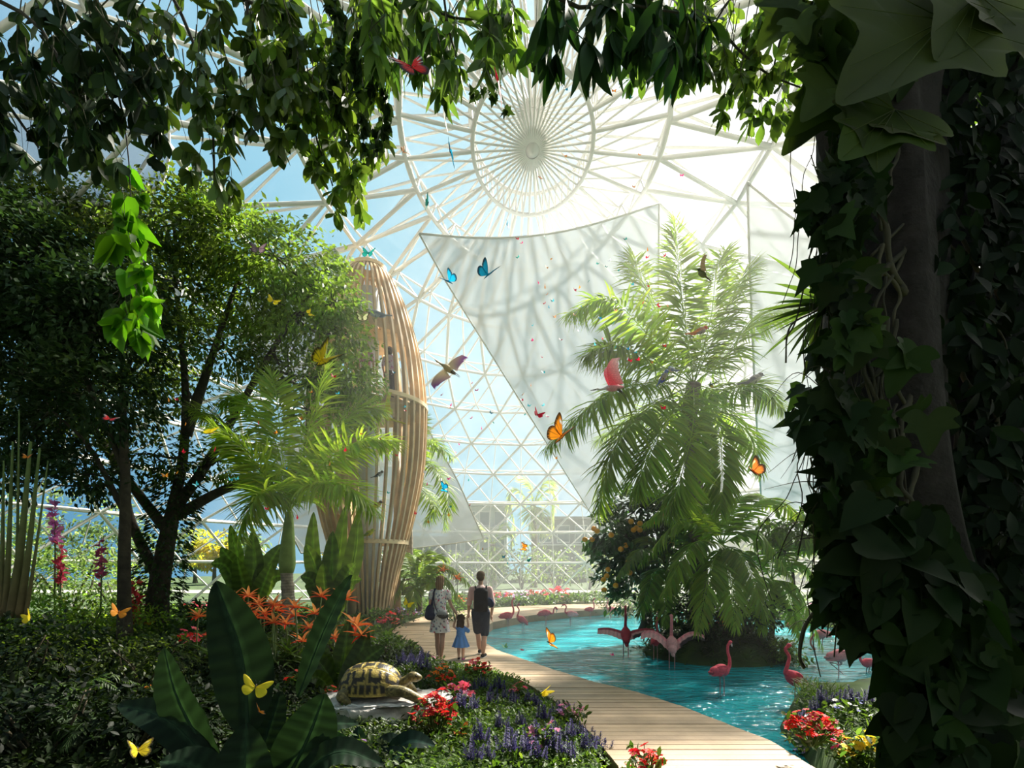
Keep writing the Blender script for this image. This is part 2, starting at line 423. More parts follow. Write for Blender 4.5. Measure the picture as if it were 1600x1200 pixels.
board_px_in = [(990, 949), (900, 955), (825, 962), (770, 972), (751, 987), (753, 1001), (777, 1016), (818, 1030), (864, 1046), (931, 1066), (994, 1081), (1064, 1103), (1207, 1159), (1345, 1245)]
BOARD = np.array([G(x, y, .06)[:2] for x, y in board_px_out + board_px_in])
def sdf(poly, pts): return np.where(inside(poly, pts), -1, 1) * dist_poly(poly, pts)
def land(pts):
    pts = np.asarray(pts, float).reshape(-1, 2)
    dp = sdf(POND, pts); db = sdf(BOARD, pts)
    z = .04 + .22 * np.clip((db - .15) / 1.2, 0, 1) * np.clip(1.5 - (pts[:, 1] - 8) / 14, 0, 1)
    z = z + .05 * np.sin(pts[:, 0] * 1.7) * np.sin(pts[:, 1] * 1.3) * np.clip(db, 0, 1)
    z = np.where(db < .12, -.12, z)
    z = np.where(dp < .15, lerp(-.9, z, np.clip((dp + .35) / .5, 0, 1)), z)
    di = np.linalg.norm((pts - ISLE) / np.array((2.0, 2.1)), axis=1)
    z = np.where(di < 1.25, np.maximum(z, lerp(.25, -.9, np.clip((di - .6) / .6, 0, 1))), z)
    return z
def on_land(x, y): return float(land([(x, y)])[0])
gx = np.concatenate([np.linspace(-60, -18, 15)[:-1], np.arange(-18, 18.01, .2), np.linspace(18, 60, 15)[1:]]); gy = np.concatenate([np.linspace(-20, 2, 12)[:-1], np.arange(2, 34, .2), np.linspace(34, 140, 30)])
XX, YY = np.meshgrid(gx, gy); Z = land(np.stack([XX.ravel(), YY.ravel()], 1)).reshape(XX.shape)
mb = MB(); grid(mb, np.stack([XX, YY, Z], -1))
gmat = bpy.data.materials.new('soil_and_moss'); gmat.use_nodes = True; nt = gmat.node_tree; N, L = nt.nodes.new, nt.links.new
b = nt.nodes['Principled BSDF']; b.inputs['Roughness'].default_value = .95
tc = N('ShaderNodeTexCoord'); nz = N('ShaderNodeTexNoise'); nz.inputs['Scale'].default_value = 1.6; nz.inputs['Detail'].default_value = 8; L(tc.outputs['Object'], nz.inputs['Vector'])
L(ramp(nz.outputs['Fac'], [(.3, (.012, .018, .006)), (.5, (.03, .06, .012)), (.7, (.07, .12, .02))]), b.inputs['Base Color'])
tag(mb.build('ground', gmat), kind='structure')

wm = bpy.data.materials.new('water'); wm.use_nodes = True; nt = wm.node_tree; N, L = nt.nodes.new, nt.links.new
b = nt.nodes['Principled BSDF']; b.inputs['Roughness'].default_value = .06; b.inputs['IOR'].default_value = 1.33; b.inputs['Specular IOR Level'].default_value = .6
tc = N('ShaderNodeTexCoord'); mp = N('ShaderNodeMapping'); mp.inputs['Scale'].default_value = (1.0, 1.9, 1); L(tc.outputs['Object'], mp.inputs['Vector'])
nz = N('ShaderNodeTexNoise'); nz.inputs['Scale'].default_value = 1.7; nz.inputs['Detail'].default_value = 5; nz.inputs['Distortion'].default_value = 1.2; L(mp.outputs[0], nz.inputs['Vector'])
nz2 = N('ShaderNodeTexNoise'); nz2.inputs['Scale'].default_value = .8; nz2.inputs['Detail'].default_value = 3; L(mp.outputs[0], nz2.inputs['Vector'])
L(ramp(nz2.outputs['Fac'], [(.3, (.006, .15, .19)), (.5, (.012, .30, .36)), (.7, (.035, .45, .50))]), b.inputs['Base Color'])
bp = N('ShaderNodeBump'); bp.inputs['Strength'].default_value = .8; bp.inputs['Distance'].default_value = .12; L(nz.outputs['Fac'], bp.inputs['Height']); L(bp.outputs[0], b.inputs['Normal'])
mb = MB()
lo, hi = POND.min(0) - .5, POND.max(0) + .5
wx = np.arange(lo[0], hi[0], .4); wy = np.arange(lo[1], hi[1], .4); XX, YY = np.meshgrid(wx, wy)
V = np.stack([XX.ravel(), YY.ravel(), np.full(XX.size, WZ)], 1); n = len(wx)
ok = (sdf(POND, V[:, :2]) < .5)
i, j = np.meshgrid(np.arange(len(wy) - 1), np.arange(n - 1), indexing='ij'); q = np.stack([i * n + j, i * n + j + 1, (i + 1) * n + j + 1, (i + 1) * n + j], -1).reshape(-1, 4)
mb.add(V, q[ok[q].any(1)]); tag(mb.build('water', wm), kind='structure')

mb = MB(); step = .145; y = 3.6
bc = np.array((.46, .33, .21))
def crossings(y):
    xs = []
    for i in range(len(BOARD)):
        (x0, y0), (x1, y1) = BOARD[i], BOARD[(i + 1) % len(BOARD)]
        if (y0 > y) != (y1 > y): xs.append(x0 + (x1 - x0) * (y - y0) / (y1 - y0))
    return sorted(xs)
while y < 27.5:
    h_ = step / 2 - .006; lo_, hi_ = crossings(y - h_), crossings(y + h_)
    if len(lo_) != len(hi_): lo_ = hi_ = crossings(y)
    for k in range(0, len(lo_), 2):
        cuts = [0, 1] if lo_[k + 1] - lo_[k] < 2.5 else [0, .5 + U(-.2, .2), 1]
        for p, q_ in zip(cuts[:-1], cuts[1:]):
            zz = .065 + U(-.003, .003); g_ = .004; pt = []
            for ys, xs in ((y - h_, lo_), (y + h_, hi_)): pt += [(lerp(xs[k], xs[k + 1], p) + g_, ys), (lerp(xs[k], xs[k + 1], q_) - g_, ys)]
            V = [(*c_, zz - .05) for c_ in pt] + [(*c_, zz) for c_ in pt]
            mb.add(V, np.array([(0, 2, 3, 1), (4, 5, 7, 6), (0, 1, 5, 4), (2, 6, 7, 3), (0, 4, 6, 2), (1, 3, 7, 5)]), bc * U(.8, 1.15))
    y += step
bw = thing('boardwalk', (0, 8, 0), None, None); tag(bw, kind='structure'); mb.build('decking', M['wood'], bw, smooth=False)
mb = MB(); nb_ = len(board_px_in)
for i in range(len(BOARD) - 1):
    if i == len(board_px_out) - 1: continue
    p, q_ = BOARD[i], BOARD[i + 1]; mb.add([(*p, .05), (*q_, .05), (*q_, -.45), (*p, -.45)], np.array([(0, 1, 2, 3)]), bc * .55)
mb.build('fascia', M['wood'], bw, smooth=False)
# ------------------------------------------------------------------ shade sails
sm = bpy.data.materials.new('sail_mesh'); sm.use_nodes = True; nt = sm.node_tree; nt.nodes.clear(); N, L = nt.nodes.new, nt.links.new
out = N('ShaderNodeOutputMaterial'); tr = N('ShaderNodeBsdfTransparent'); df = N('ShaderNodeBsdfDiffuse'); tl = N('ShaderNodeBsdfTranslucent')
df.inputs[0].default_value = (.70, .76, .80, 1); tl.inputs[0].default_value = (.36, .39, .42, 1)
m1 = N('ShaderNodeMixShader'); m1.inputs[0].default_value = .22; L(df.outputs[0], m1.inputs[1]); L(tl.outputs[0], m1.inputs[2])
m2 = N('ShaderNodeMixShader'); m2.inputs[0].default_value = .82; L(tr.outputs[0], m2.inputs[1]); L(m1.outputs[0], m2.inputs[2]); L(m2.outputs[0], out.inputs[0])
sb = sm.copy(); sb.name = 'sail_mesh_blue'
for n_ in sb.node_tree.nodes:
    if n_.type in ('BSDF_DIFFUSE', 'BSDF_TRANSLUCENT'): n_.inputs[0].default_value = (.20, .27, .36, 1)
def sail(e0, e1, label, sag=.5, n=14, m=None):
    """e0, e1: the two long edges, each a list of (px, py, D)"""
    a = curve([P(*q) for q in e0], n); b = curve([P(*q) for q in e1], n)
    t = np.linspace(0, 1, n)[None, :, None]; X = a[:, None] * (1 - t) + b[:, None] * t
    s_ = np.sin(PI * np.linspace(0, 1, n)); bow = (s_[None, :] * (.35 + s_[:, None]))[..., None]
    X = X + bow * np.array((0, sag, -sag * .6))
    r = thing('shade_sail', X.mean((0, 1)), label, 'shade sail')
    mb = MB(); grid(mb, X); mb.build('cloth', m or sm, r)
    mb = MB(); tube(mb, np.concatenate([X[0], X[1:, -1], X[-1, ::-1][1:], X[::-1, 0][1:]]), .035, 5); mb.build('edge_cord', M['steel'], r)
    return r
sail([(655, 365, 16), (700, 445, 17.5), (790, 590, 21), (925, 805, 27)], [(1030, 318, 16), (1029, 460, 18), (1028, 620, 22), (1026, 800, 26)], 'large white shade sail hanging from the dome behind the king palm', 1.2)
sail([(1168, 285, 14), (1172, 430, 15), (1180, 620, 17), (1190, 790, 20)], [(1400, 420, 13), (1400, 530, 14), (1400, 650, 16), (1400, 800, 18)], 'white shade sail hanging close beside the vine covered trunk')
sail([(600, 520, 22), (668, 668, 23.5), (712, 745, 24.5), (756, 842, 25.5)], [(430, 700, 19), (440, 770, 20), (450, 820, 21), (470, 864, 22)], 'low white shade sail stretched behind the timber aviary', .8)
sail([(522, 386, 16.5), (535, 410, 17), (548, 450, 18), (560, 520, 19)], [(380, 470, 16), (390, 520, 17), (400, 570, 18), (410, 620, 19)], 'narrow white shade sail tip above the timber aviary')
sail([(-60, 150, 14), (60, 130, 14), (170, 140, 13.5), (262, 170, 13)], [(-60, 330, 14.5), (60, 325, 14.5), (170, 310, 14), (250, 292, 13.5)], 'pale blue grey shade sail behind the drooping dark branches', m=sb)

# ------------------------------------------------------------------ timber aviary
CX0, CD = -5.0, 17.8; KM = CD / F
ax = np.array((CX0, CD)); yz = lambda y: EYE + (HZ - y) * KM
prof = [(416, 14), (424, 24), (440, 38), (480, 56), (520, 69), (560, 79), (600, 85), (640, 88), (690, 87), (740, 83), (800, 71), (850, 58), (900, 44), (950, 34), (985, 28)]
py_ = np.array([p[0] for p in prof]); pr_ = np.array([p[1] for p in prof]) * KM
def cage_r(z): return np.interp(HZ - (z - EYE) / KM, py_, pr_)
cage = thing('aviary', (CX0, CD, 0), 'tall slatted timber aviary shaped like a pod beside the boardwalk', 'aviary')
pz = yz(py_); pc = curve(np.stack([pr_, pz], 1), 40)
wood = np.array((.80, .57, .34))
NS = 38
for k in range(NS):
    a = 2 * PI * k / NS; d = np.array((math.cos(a), math.sin(a), 0)); t = np.array((-math.sin(a), math.cos(a), 0))
    if abs(((a + PI / 2 + PI) % (2 * PI)) - PI) < .0: continue
    C = np.array((CX0, CD, 0)) + pc[:, :1] * d + pc[:, 1:] * np.array((0, 0, 1))
    hw, hd = .034, .075
    X = np.stack([C + t * hw + d * hd, C - t * hw + d * hd, C - t * hw - d * hd, C + t * hw - d * hd], 1)
    mb = MB(); grid(mb, X, wood * U(.85, 1.15), closed=True); mb.build('slat', M['wood'], cage, smooth=False)
def ring_box(mb, z, r0, r1, h, col):
    a = np.linspace(0, 2 * PI, 49)[:-1]; q = [(r0, z), (r1, z), (r1, z + h), (r0, z + h), (r0, z)]
    X = np.array([[(CX0 + r * math.cos(t), CD + r * math.sin(t), zz) for t in a] for r, zz in q]); grid(mb, X, col, closed=True)
for nm, z, h, r0 in (('hoop', 7.45, .13, 1.80), ('hoop', yz(851), .14, .9), ('hoop', yz(424), .12, .44)):
    mb = MB(); r1 = float(cage_r(z)) + .10; ring_box(mb, z, r1 - .2, r1, h, wood * 1.25); mb.build(nm, M['wood'], cage, smooth=False)
mb = MB(); ring_box(mb, 7.30, .35, 1.78, .14, wood * .8); mb.build('viewing_floor', M['wood'], cage, smooth=False)
mb = MB(); ring_box(mb, 9.85, .3, 1.25, .42, wood * 1.0); mb.build('upper_platform', M['wood'], cage, smooth=False)
mb = MB(); tube(mb, [(CX0, CD, -.1), (CX0, CD, 11.6)], .36, 24, (.85, .87, .88)); mb.build('white_core', M['plain'], cage)
for dx, dy in ((-.25, -.95), (.9, .5), (-1.0, .4)):
    mb = MB(); tube(mb, [(CX0 + dx, CD + dy, -.1), (CX0 + dx, CD + dy, 7.3)], .13, 14, wood * .9); mb.build('post', M['wood'], cage)

# ------------------------------------------------------------------ beyond the glass: buildings, pool, path
bm_ = M['plain']; glass_c = (.30, .42, .48)
def building(x0, x1, ytop, D, depth, label, wall, rows, cols, roofc=(.7, .7, .68)):
    a, b_ = P(x0, ytop, D), P(x1, ytop, D); W, H = b_[0] - a[0], a[2]; c = ((a[0] + b_[0]) / 2, D + depth / 2)
    r = thing('building', (c[0], D, 0), label, 'building')
    mb = MB(); box(mb, (c[0], c[1], H / 2 - .5), (W, depth, H + 1), col=wall); mb.build('walls', bm_, r, smooth=False)
    mb = MB(); box(mb, (c[0], c[1] - .4, H + .15), (W + 1.2, depth + 1.2, .35), col=roofc); mb.build('roof_slab', bm_, r, smooth=False)
    for i in range(rows):
        z0 = H * (i + .25) / rows; hh = H / rows * .58
        for j in range(cols):
            w_ = W / cols; x = a[0] + (j + .5) * w_
            mb = MB(); box(mb, (x, D - .02, z0 + hh / 2), (w_ * .72, .10, hh), col=(.75, .76, .75)); f = mb.build('window', bm_, r, smooth=False)
            mb = MB(); box(mb, (x, D - .05, z0 + hh / 2), (w_ * .62, .10, hh * .86), col=glass_c); mb.build('pane', M['steel'], f, smooth=False)
        mb = MB(); box(mb, (c[0], D - .35, z0 - .25), (W + .3, .7, .22), col=(.78, .78, .76)); mb.build('balcony_slab', bm_, r, smooth=False)
building(700, 792, 792, 62, 10, 'pale apartment block with balconies seen through the dome glass', (.62, .66, .66), 3, 4)
building(838, 950, 812, 66, 12, 'grey brown block with flat roof beyond the glass wall', (.36, .36, .37), 2, 4, (.45, .42, .40))
building(540, 700, 842, 70, 10, 'low white building beyond the glass behind the aviary', (.70, .72, .72), 2, 6)
building(1190, 1330, 838, 60, 10, 'low beige building beyond the glass behind the island palms', (.60, .54, .44), 2, 5)
mb = MB(); c = [G(865, 943, .05), G(962, 943, .05), G(955, 931, .05), G(880, 931, .05)]
mb.add(c, np.array([(0, 1, 2, 3)])); pl = bpy.data.materials.new('pool_water'); pl.use_nodes = True
b = pl.node_tree.nodes['Principled BSDF']; b.inputs['Base Color'].default_value = (.10, .62, .72, 1); b.inputs['Roughness'].default_value = .15
pr = thing('swimming_pool', (c[0] + c[2]) / 2, 'turquoise swimming pool at the foot of the glass wall', 'pool'); mb.build('pool_surface', pl, pr)
mb = MB()
for i in range(4):
    a, b_ = c[i], c[(i + 1) % 4]; tube(mb, [a, b_], .14, 4, (.75, .70, .50))
mb.build('pool_edge', M['plain'], pr)
mb = MB(); mb.add([(-60, 37.5, .06), (60, 37.5, .06), (60, 42, .06), (-60, 42, .06)], np.array([(0, 1, 2, 3)]), (.62, .58, .50)); tag(mb.build('path', M['plain']), kind='structure')
# ------------------------------------------------------------------ plant building blocks
FR = leaf_t(.085, .25, .30, 3, .35)
FRW = leaf_t(.14, .25, .30, 3, .35)
def px3(q, D): return P(q[0], q[1], D + (q[2] if len(q) > 2 else 0))
def frond(parent, pts, n, ll, col, tmpl=FR, mt='leaf', rach=.018, up=.35, start=.10, hang=0.25, fwd=.75, plume=0.0):
    """a feather palm leaf along the polyline pts"""
    c = curve(pts, 24); T = unit(np.gradient(c, axis=0))
    mb = MB(); tube(mb, c, np.linspace(rach, .004, 24), 5, np.array(col) * 1.25)
    t = np.linspace(start, .995, n); i = t * 23; i0 = np.minimum(i.astype(int), 22); f = (i - i0)[:, None]
    p = c[i0] * (1 - f) + c[i0 + 1] * f; tg = unit(T[i0] * (1 - f) + T[i0 + 1] * f)
    side = unit(np.cross(tg, (0, 0, 1.0)) + 1e-4); nrm = np.cross(side, tg)
    L_ = ll * np.clip(np.sin(PI * (.12 + .80 * t)), .1, 1) ** .7
    for s in (-1, 1):
        d = side * s * (1 - .55 * t[:, None] ** 2) + tg * (fwd * (.45 + .9 * t[:, None] ** 2)) + nrm * (up * (1 - t[:, None])) + RNG.normal(0, .10, (n, 3)) + nrm * RNG.normal(0, plume, (n, 1)) + np.array((0, 0, -hang))
        scatter(mb, *tmpl, p, frames(d, nrm + side * s * .2), L_ * U(.85, 1.1, n), jit(col, n, .18))
    o = mb.build('frond', M[mt], parent)
    return o
def palm(name, label, trunk, rad, D, fronds, nl, ll, col, tcol=(.23, .19, .14), shaft=None, cat='palm', loc=None, trunkmat='bark', tmpl=FR, **k):
    c = curve([px3(q, D) for q in trunk], 20); base = c[0]
    r = thing(name, base, label, cat)
    mb = MB(); rr = np.linspace(rad, rad * .72, 20) * (1 + .05 * np.sin(np.arange(20) * 2.1)); rr[0] *= 1.25
    c2 = curve(c, 90); r2 = np.interp(np.linspace(0, 1, 90), np.linspace(0, 1, 20), rr) * (1 + .05 * (np.arange(90) % 3 == 0))
    tube(mb, c2, r2, 14, np.array(tcol) * (1 - .3 * (np.arange(90) % 3 == 0))[:, None]); mb.build('trunk', M[trunkmat], r)
    top = c[-1]
    if shaft:
        s = [top, px3(shaft, D)]; sp = curve([s[0], (s[0] + s[1]) / 2, s[1]], 14); rs = rad * np.interp(np.linspace(0, 1, 14), [0, .12, .5, 1], [.8, 1.05, .85, .45])
        mb = MB(); tube(mb, sp, rs, 14, (.22, .33, .08)); mb.build('crownshaft', M['barksmooth'], r); top = s[1]
    for fr in fronds:
        frond(r, [top] + [px3(q, D) for q in fr], nl, ll, np.array(col) * U(.85, 1.15), tmpl, **k)
    return r
def leaves_at(mb, tmpl, pos, size, col, flop=.5, dirs=None, v=.25):
    n = len(pos); d = sphere_dirs(n) if dirs is None else dirs
    d = unit(d + np.array((0, 0, -flop)))
    scatter(mb, *tmpl, pos, frames(d, np.array((0, 0, 1.0)) + .7 * sphere_dirs(n)), size * U(.65, 1.25, n), jit(col, n, v) if np.ndim(col) == 1 else col)
def crown(mb, c, r, n, tmpl, size, col, sub=14, spread=.28, flop=.5, v=.22):
    """leaf sprays filling an ellipsoid (mostly its shell), in clumps"""
    d = sphere_dirs(sub); rr = U(.45, 1.0, (sub, 1)) ** .6; tips = c + d * rr * r
    k = max(1, n // sub)
    pos = np.repeat(tips, k, 0) + RNG.normal(0, 1, (sub * k, 3)) * np.asarray(r) * spread * np.array((1, 1, .6))
    out = unit(np.repeat(d, k, 0) + .9 * sphere_dirs(sub * k))
    cc = np.repeat(jit(col, sub, .22, .06), k, 0) * np.exp(RNG.normal(0, v, (sub * k, 1)))
    leaves_at(mb, tmpl, pos, size, np.clip(cc, 0, 1), flop, out)
    return tips
def branch(mb, a, b, r0, r1, col, sag=.15, n=8, seg=5):
    a, b = np.asarray(a), np.asarray(b); L_ = np.linalg.norm(b - a); m = (a + b) / 2 + RNG.normal(0, .07, 3) * L_ + np.array((0, 0, -sag * L_ * .3))
    tube(mb, curve([a, m, b], n), np.linspace(r0, r1, n), seg, col)
def tree(name, label, D, limbs, blobs, nleaf, tmpl, size, col, rad=.35, bark=(.06, .05, .035), mt='leaf', cat='tree', shade=None, flop=.5, group=None, twig=True, barkmat='bark', sub=14):
    """limbs: polylines of pixels (first one is the trunk from the ground up); blobs: (px, py, r_px, weight[, dD])"""
    paths = [curve([px3(q, D) for q in l], 16) for l in limbs]
    r = thing(name, paths[0][0], label, cat, group)
    mb = MB(); pts = []
    for i, c in enumerate(paths):
        rr = np.linspace(rad, rad * .5, 16) if i == 0 else np.linspace(rad * .45, rad * .12, 16)
        if i == 0: rr[:3] *= np.array((1.5, 1.2, 1.08))
        tube(mb, c, rr, 10 if i == 0 else 7, bark); pts.append(c[5 if i == 0 else 2:])
    pts = np.concatenate(pts); lf = MB(); wsum = sum(b[2] ** 2 * b[3] for b in blobs)
    for b in blobs:
        c = px3((b[0], b[1], b[4] if len(b) > 4 else U(-.8, .8)), D); R = b[2] / F * D
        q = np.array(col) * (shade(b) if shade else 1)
        tips = crown(lf, c, np.array((R, R * 1.1, R * .85)), int(nleaf * b[2] ** 2 * b[3] / wsum), tmpl, size, q, sub=sub, flop=flop)
        if twig:
            k = pts[np.argmin(np.linalg.norm(pts - c, axis=1) + .6 * np.maximum(0, pts[:, 2] - c[2]))]
            branch(mb, k, c, max(.012, rad * .16), rad * .05, bark)
            for tp in tips[::3]: branch(mb, c, tp, rad * .06, .006, bark, seg=4, n=5)
    mb.build('trunk', M[barkmat], r); lf.build('foliage', M[mt], r)
    return r
def bush(label, base, w, h, n, tmpl, size, col, mt='leaf', name='shrub', cat='shrub', group=None, flop=.3, depth=None):
    base = np.asarray(base, float); r = thing(name, base, label, cat, group)
    mb = MB(); lf = MB(); k = 5
    for i in range(k):
        a = U(0, 2 * PI); tip = base + np.array((math.cos(a) * w * .25, math.sin(a) * w * .25, h * U(.55, .8)))
        tube(mb, curve([base + np.array((0, 0, -.05)), (base + tip) / 2 + U(-.05, .05, 3) * w, tip], 6), np.linspace(.02, .008, 6) * max(1, h), 5, (.10, .08, .05))
        crown(lf, base + np.array((math.cos(a) * w * .22, math.sin(a) * (depth or w) * .22, h * .58)), np.array((w * .33, (depth or w) * .33, h * .42)), n // k, tmpl, size, np.array(col) * U(.8, 1.2), sub=12, flop=flop)
    mb.build('stem', M['bark'], r); lf.build('foliage', M[mt], r)
    return r
def big_leaf(parent, name, base, tip, width, bow, face, col, mt='leafdark', n=30, m=9, rib=.012, peak=.45, fold=.25, rib_col=2.6, stalk=0.0):
    """one broad ribbed leaf (banana, ginger): base and tip points, bow = sideways bulge vector, face = rough normal"""
    base, tip, bow, face = (np.asarray(q, float) for q in (base, tip, bow, face))
    c = curve([base, (base + tip) / 2 + bow, tip], n); T = unit(np.gradient(c, axis=0)); S = unit(np.cross(T, face)); Nn = np.cross(S, T)
    t = np.linspace(0, 1, n); u = np.linspace(-1, 1, m); tt = np.clip((t - stalk) / (1 - stalk), 0, 1)
    hw = np.maximum(.5 * width * np.sin(PI * np.clip(tt, .002, .998) ** (math.log(.5) / math.log(peak))) ** .62, .012)
    X = c[:, None] + S[:, None] * (hw[:, None] * u)[..., None] + Nn[:, None] * (fold * hw[:, None] * np.abs(u) ** 1.3 + rib * np.sin(t[:, None] * n * 1.9 - np.abs(u) * 2.2) * np.abs(u) ** .5)[..., None]
    cc = np.asarray(col)[None, None] * (1 + .32 * np.sin(t[:, None] * n * 1.9 - np.abs(u) * 2.2))[..., None] * np.where(np.abs(u) < .12, rib_col, 1.0)[None, :, None]
    mb = MB(); grid(mb, X, np.clip(cc, 0, 1)); mid = c - Nn * .004; tube(mb, mid, np.linspace(.016, .004, n) * (width * 2.2 + .3), 5, np.asarray(col) * rib_col)
    return mb.build(name, M[mt], parent)
def ground_pt(px, py):
    z = .1
    for _ in range(6):
        g = G(px, py, z); z = on_land(g[0], g[1])
    return G(px, py, z)

# ------------------------------------------------------------------ king palm on the island
BX = ISLE
def gp(x, y): return np.array((x, y, on_land(x, y) - .05))
LG = (.22, .31, .05)
palm('king_palm', 'tallest feather palm, standing on the pond island', [(1088, 1000), (1092, 900), (1086, 780), (1078, 650), (1084, 600)], .24, 13.0,
     [[(1066, 470, .2), (1054, 345, .6)], [(1010, 520, -.6), (950, 468, -1.0), (886, 492, -1.2)], [(1010, 560, -1), (960, 540, -1.6), (912, 556, -2.0)],
      [(1000, 600, -1.2), (930, 630, -1.8), (850, 702, -2.2)], [(1010, 640, -1.4), (960, 700, -2.0), (934, 800, -2.3)], [(1040, 660, -1.6), (1010, 720, -2.2), (995, 770, -2.4)],
      [(1082, 670, -1.6), (1060, 760, -2.0), (1048, 800, -2.0)], [(1120, 660, -1), (1128, 730, -1.4), (1126, 800, -1.6)], [(1130, 610, .4), (1180, 600, .8), (1224, 640, 1.0)],
      [(1130, 560, .5), (1180, 500, .9), (1250, 480, 1.2)], [(1110, 540, .8), (1150, 450, 1.6), (1190, 400, 2.0)], [(1110, 500, .8), (1120, 420, 1.2), (1135, 390, 1.5)],
      [(1040, 520, .8), (1000, 430, 1.4), (985, 400, 1.8)], [(1060, 640, 1.2), (990, 650, 2.0), (930, 690, 2.4)], [(1120, 630, 1.2), (1170, 680, 2.0), (1190, 740, 2.2)]],
     130, .85, (.20, .29, .05), up=.2, hang=.3, plume=.45)
palm('princess_palm', 'slender feather palm with green crownshaft and ringed grey trunk', [(456, 1012), (452, 960), (448, 895)], .17, 11.0,
     [[(420, 760, -.3), (385, 705, -.6), (332, 668, -.9)], [(470, 720, .2), (495, 640, .4), (512, 555, .6)], [(440, 700, .6), (432, 620, 1.0), (424, 585, 1.2)],
      [(500, 730, -.4), (560, 690, -.7), (620, 690, -.9)], [(505, 700, .5), (560, 640, .9), (598, 640, 1.1)], [(400, 740, .8), (350, 660, 1.4), (300, 640, 1.6)],
      [(430, 770, -.9), (400, 780, -1.4), (372, 840, -1.6)], [(480, 760, -.9), (540, 760, -1.3), (590, 800, -1.5)], [(430, 690, 1.0), (380, 620, 1.4), (345, 632, 1.6)]],
     130, .72, (.27, .37, .06), (.36, .31, .24), shaft=(452, 800), up=.25, hang=.2, plume=.45)
palm('small_palm', 'feather palm half hidden behind the timber aviary', [(640, 965), (640, 850), (640, 730)], .14, 20.0,
     [[(670, 690, -.5), (708, 715, -.8)], [(672, 725, -.6), (700, 770, -1), (694, 824, -1.2)], [(655, 760, -.6), (680, 790, -1), (664, 815, -1)], [(610, 690, 0), (575, 720, .3)], [(650, 670, .5), (660, 650, 1)]],
     80, .75, (.22, .31, .055), plume=.45)
palm('coconut_palm', 'pale coconut palm outside the dome between two buildings', [(834, 925), (835, 860), (833, 790)], .35, 48.0,
     [[(800, 785, 0), (806, 830, 0)], [(860, 785, 0), (866, 828, 0)], [(805, 765, 0), (790, 790, 0)], [(858, 765, 0), (872, 785, 0)], [(828, 760, 0), (815, 745, 0)], [(848, 758, 0), (862, 752, 0)], [(832, 800, -1), (828, 835, -1)], [(848, 800, -1), (850, 835, -1)]],
     40, 1.7, (.34, .40, .16), rach=.06)
palm('coconut_palm', 'low pale palm outside the dome before the apartment block', [(772, 925), (771, 890), (770, 850)], .3, 46.0,
     [[(745, 835, 0), (748, 862, 0)], [(795, 835, 0), (800, 860, 0)], [(755, 822, 0), (740, 830, 0)], [(785, 820, 0), (803, 832, 0)], [(770, 870, -1), (766, 892, -1)]], 36, 1.5, (.30, .37, .14), rach=.06)
# feather palms of the island thicket
def thicket(label, trunk, top, D, tips, ll=.6, nl=44, col=LG, rad=.07):
    return palm('areca_palm', label, trunk, rad, D, [[((top[0] + q[0]) / 2 + (q[3] if len(q) > 3 else 0), (top[1] + q[1]) / 2 - abs(q[0] - top[0]) * .28 - 14, q[2] * .5), q[:3]] for q in tips], nl, ll, col, (.10, .08, .05), tmpl=FRW, up=.15, hang=.3)
thicket('areca palm in the middle of the island with long drooping fronds', [(1132, 1000), (1134, 920), (1128, 850)], (1128, 850), 12.2,
        [(1010, 815, -.8), (1036, 930, -1.2), (1000, 880, .3), (1110, 760, .8), (1180, 770, .9), (1262, 812, .4), (1196, 960, -1.3), (1150, 980, -1.5), (1090, 985, -1.4), (1236, 900, -.6), (1060, 780, 1.0)], .62, 54)
thicket('shorter areca palm beside the taller one, its fronds brushing the water', [(1205, 1005), (1208, 950), (1205, 905)], (1205, 905), 12.6,
        [(1285, 1010, -.8), (1252, 995, -1.2), (1160, 960, -1.2), (1292, 930, -.3), (1150, 880, .4), (1215, 840, .8), (1270, 860, .6), (1190, 985, -1.2)], .5, 46, (.22, .32, .04))
thicket('areca palm leaning over the flamingo with spread wings', [(1050, 1000), (1046, 940), (1040, 885)], (1040, 885), 12.9,
        [(965, 900, -.6), (1000, 960, -1.0), (1040, 975, -1.2), (1090, 930, -.9), (1080, 840, .6), (990, 850, .6), (1110, 880, -.2)], .5, 46, (.13, .20, .035))
tree('small_tree', 'thin trunked little tree with whorled leaves at the island edge', 12.8, [[(1246, 985), (1241, 930), (1238, 885)], [(1238, 890), (1225, 860), (1212, 835)], [(1240, 885), (1255, 850), (1262, 830)]],
     [(1212, 832, 26, 1), (1240, 825, 28, 1), (1266, 835, 24, 1), (1282, 880, 16, .5), (1225, 865, 14, .5)], 900, LANCE, .26, (.12, .2, .03), .07, (.05, .04, .03))
# fern like palms behind the family
for lab, tr, top, D, tips in (
    ('broad cycad palm growing behind the woman', [(655, 955), (655, 925)], (655, 925), 18.5, [(560 + 60, 870, .3), (640, 865, .5), (668, 862, .4), (700, 872, .3), (722, 905, -.2), (725, 945, -.5), (700, 950, -.8), (615, 900, 0), (612, 940, -.5), (640, 950, -.9), (680, 890, .8), (745, 925, 0)]),
    ('small cycad palm at the foot of the timber aviary', [(632, 930), (632, 905)], (632, 905), 20.5, [(600, 880, 0), (618, 862, .3), (650, 860, .3), (668, 880, 0), (672, 905, -.3), (600, 915, -.3)])):
    thicket(lab, tr, top, D, tips, .55, 44, (.20, .29, .06), .12)

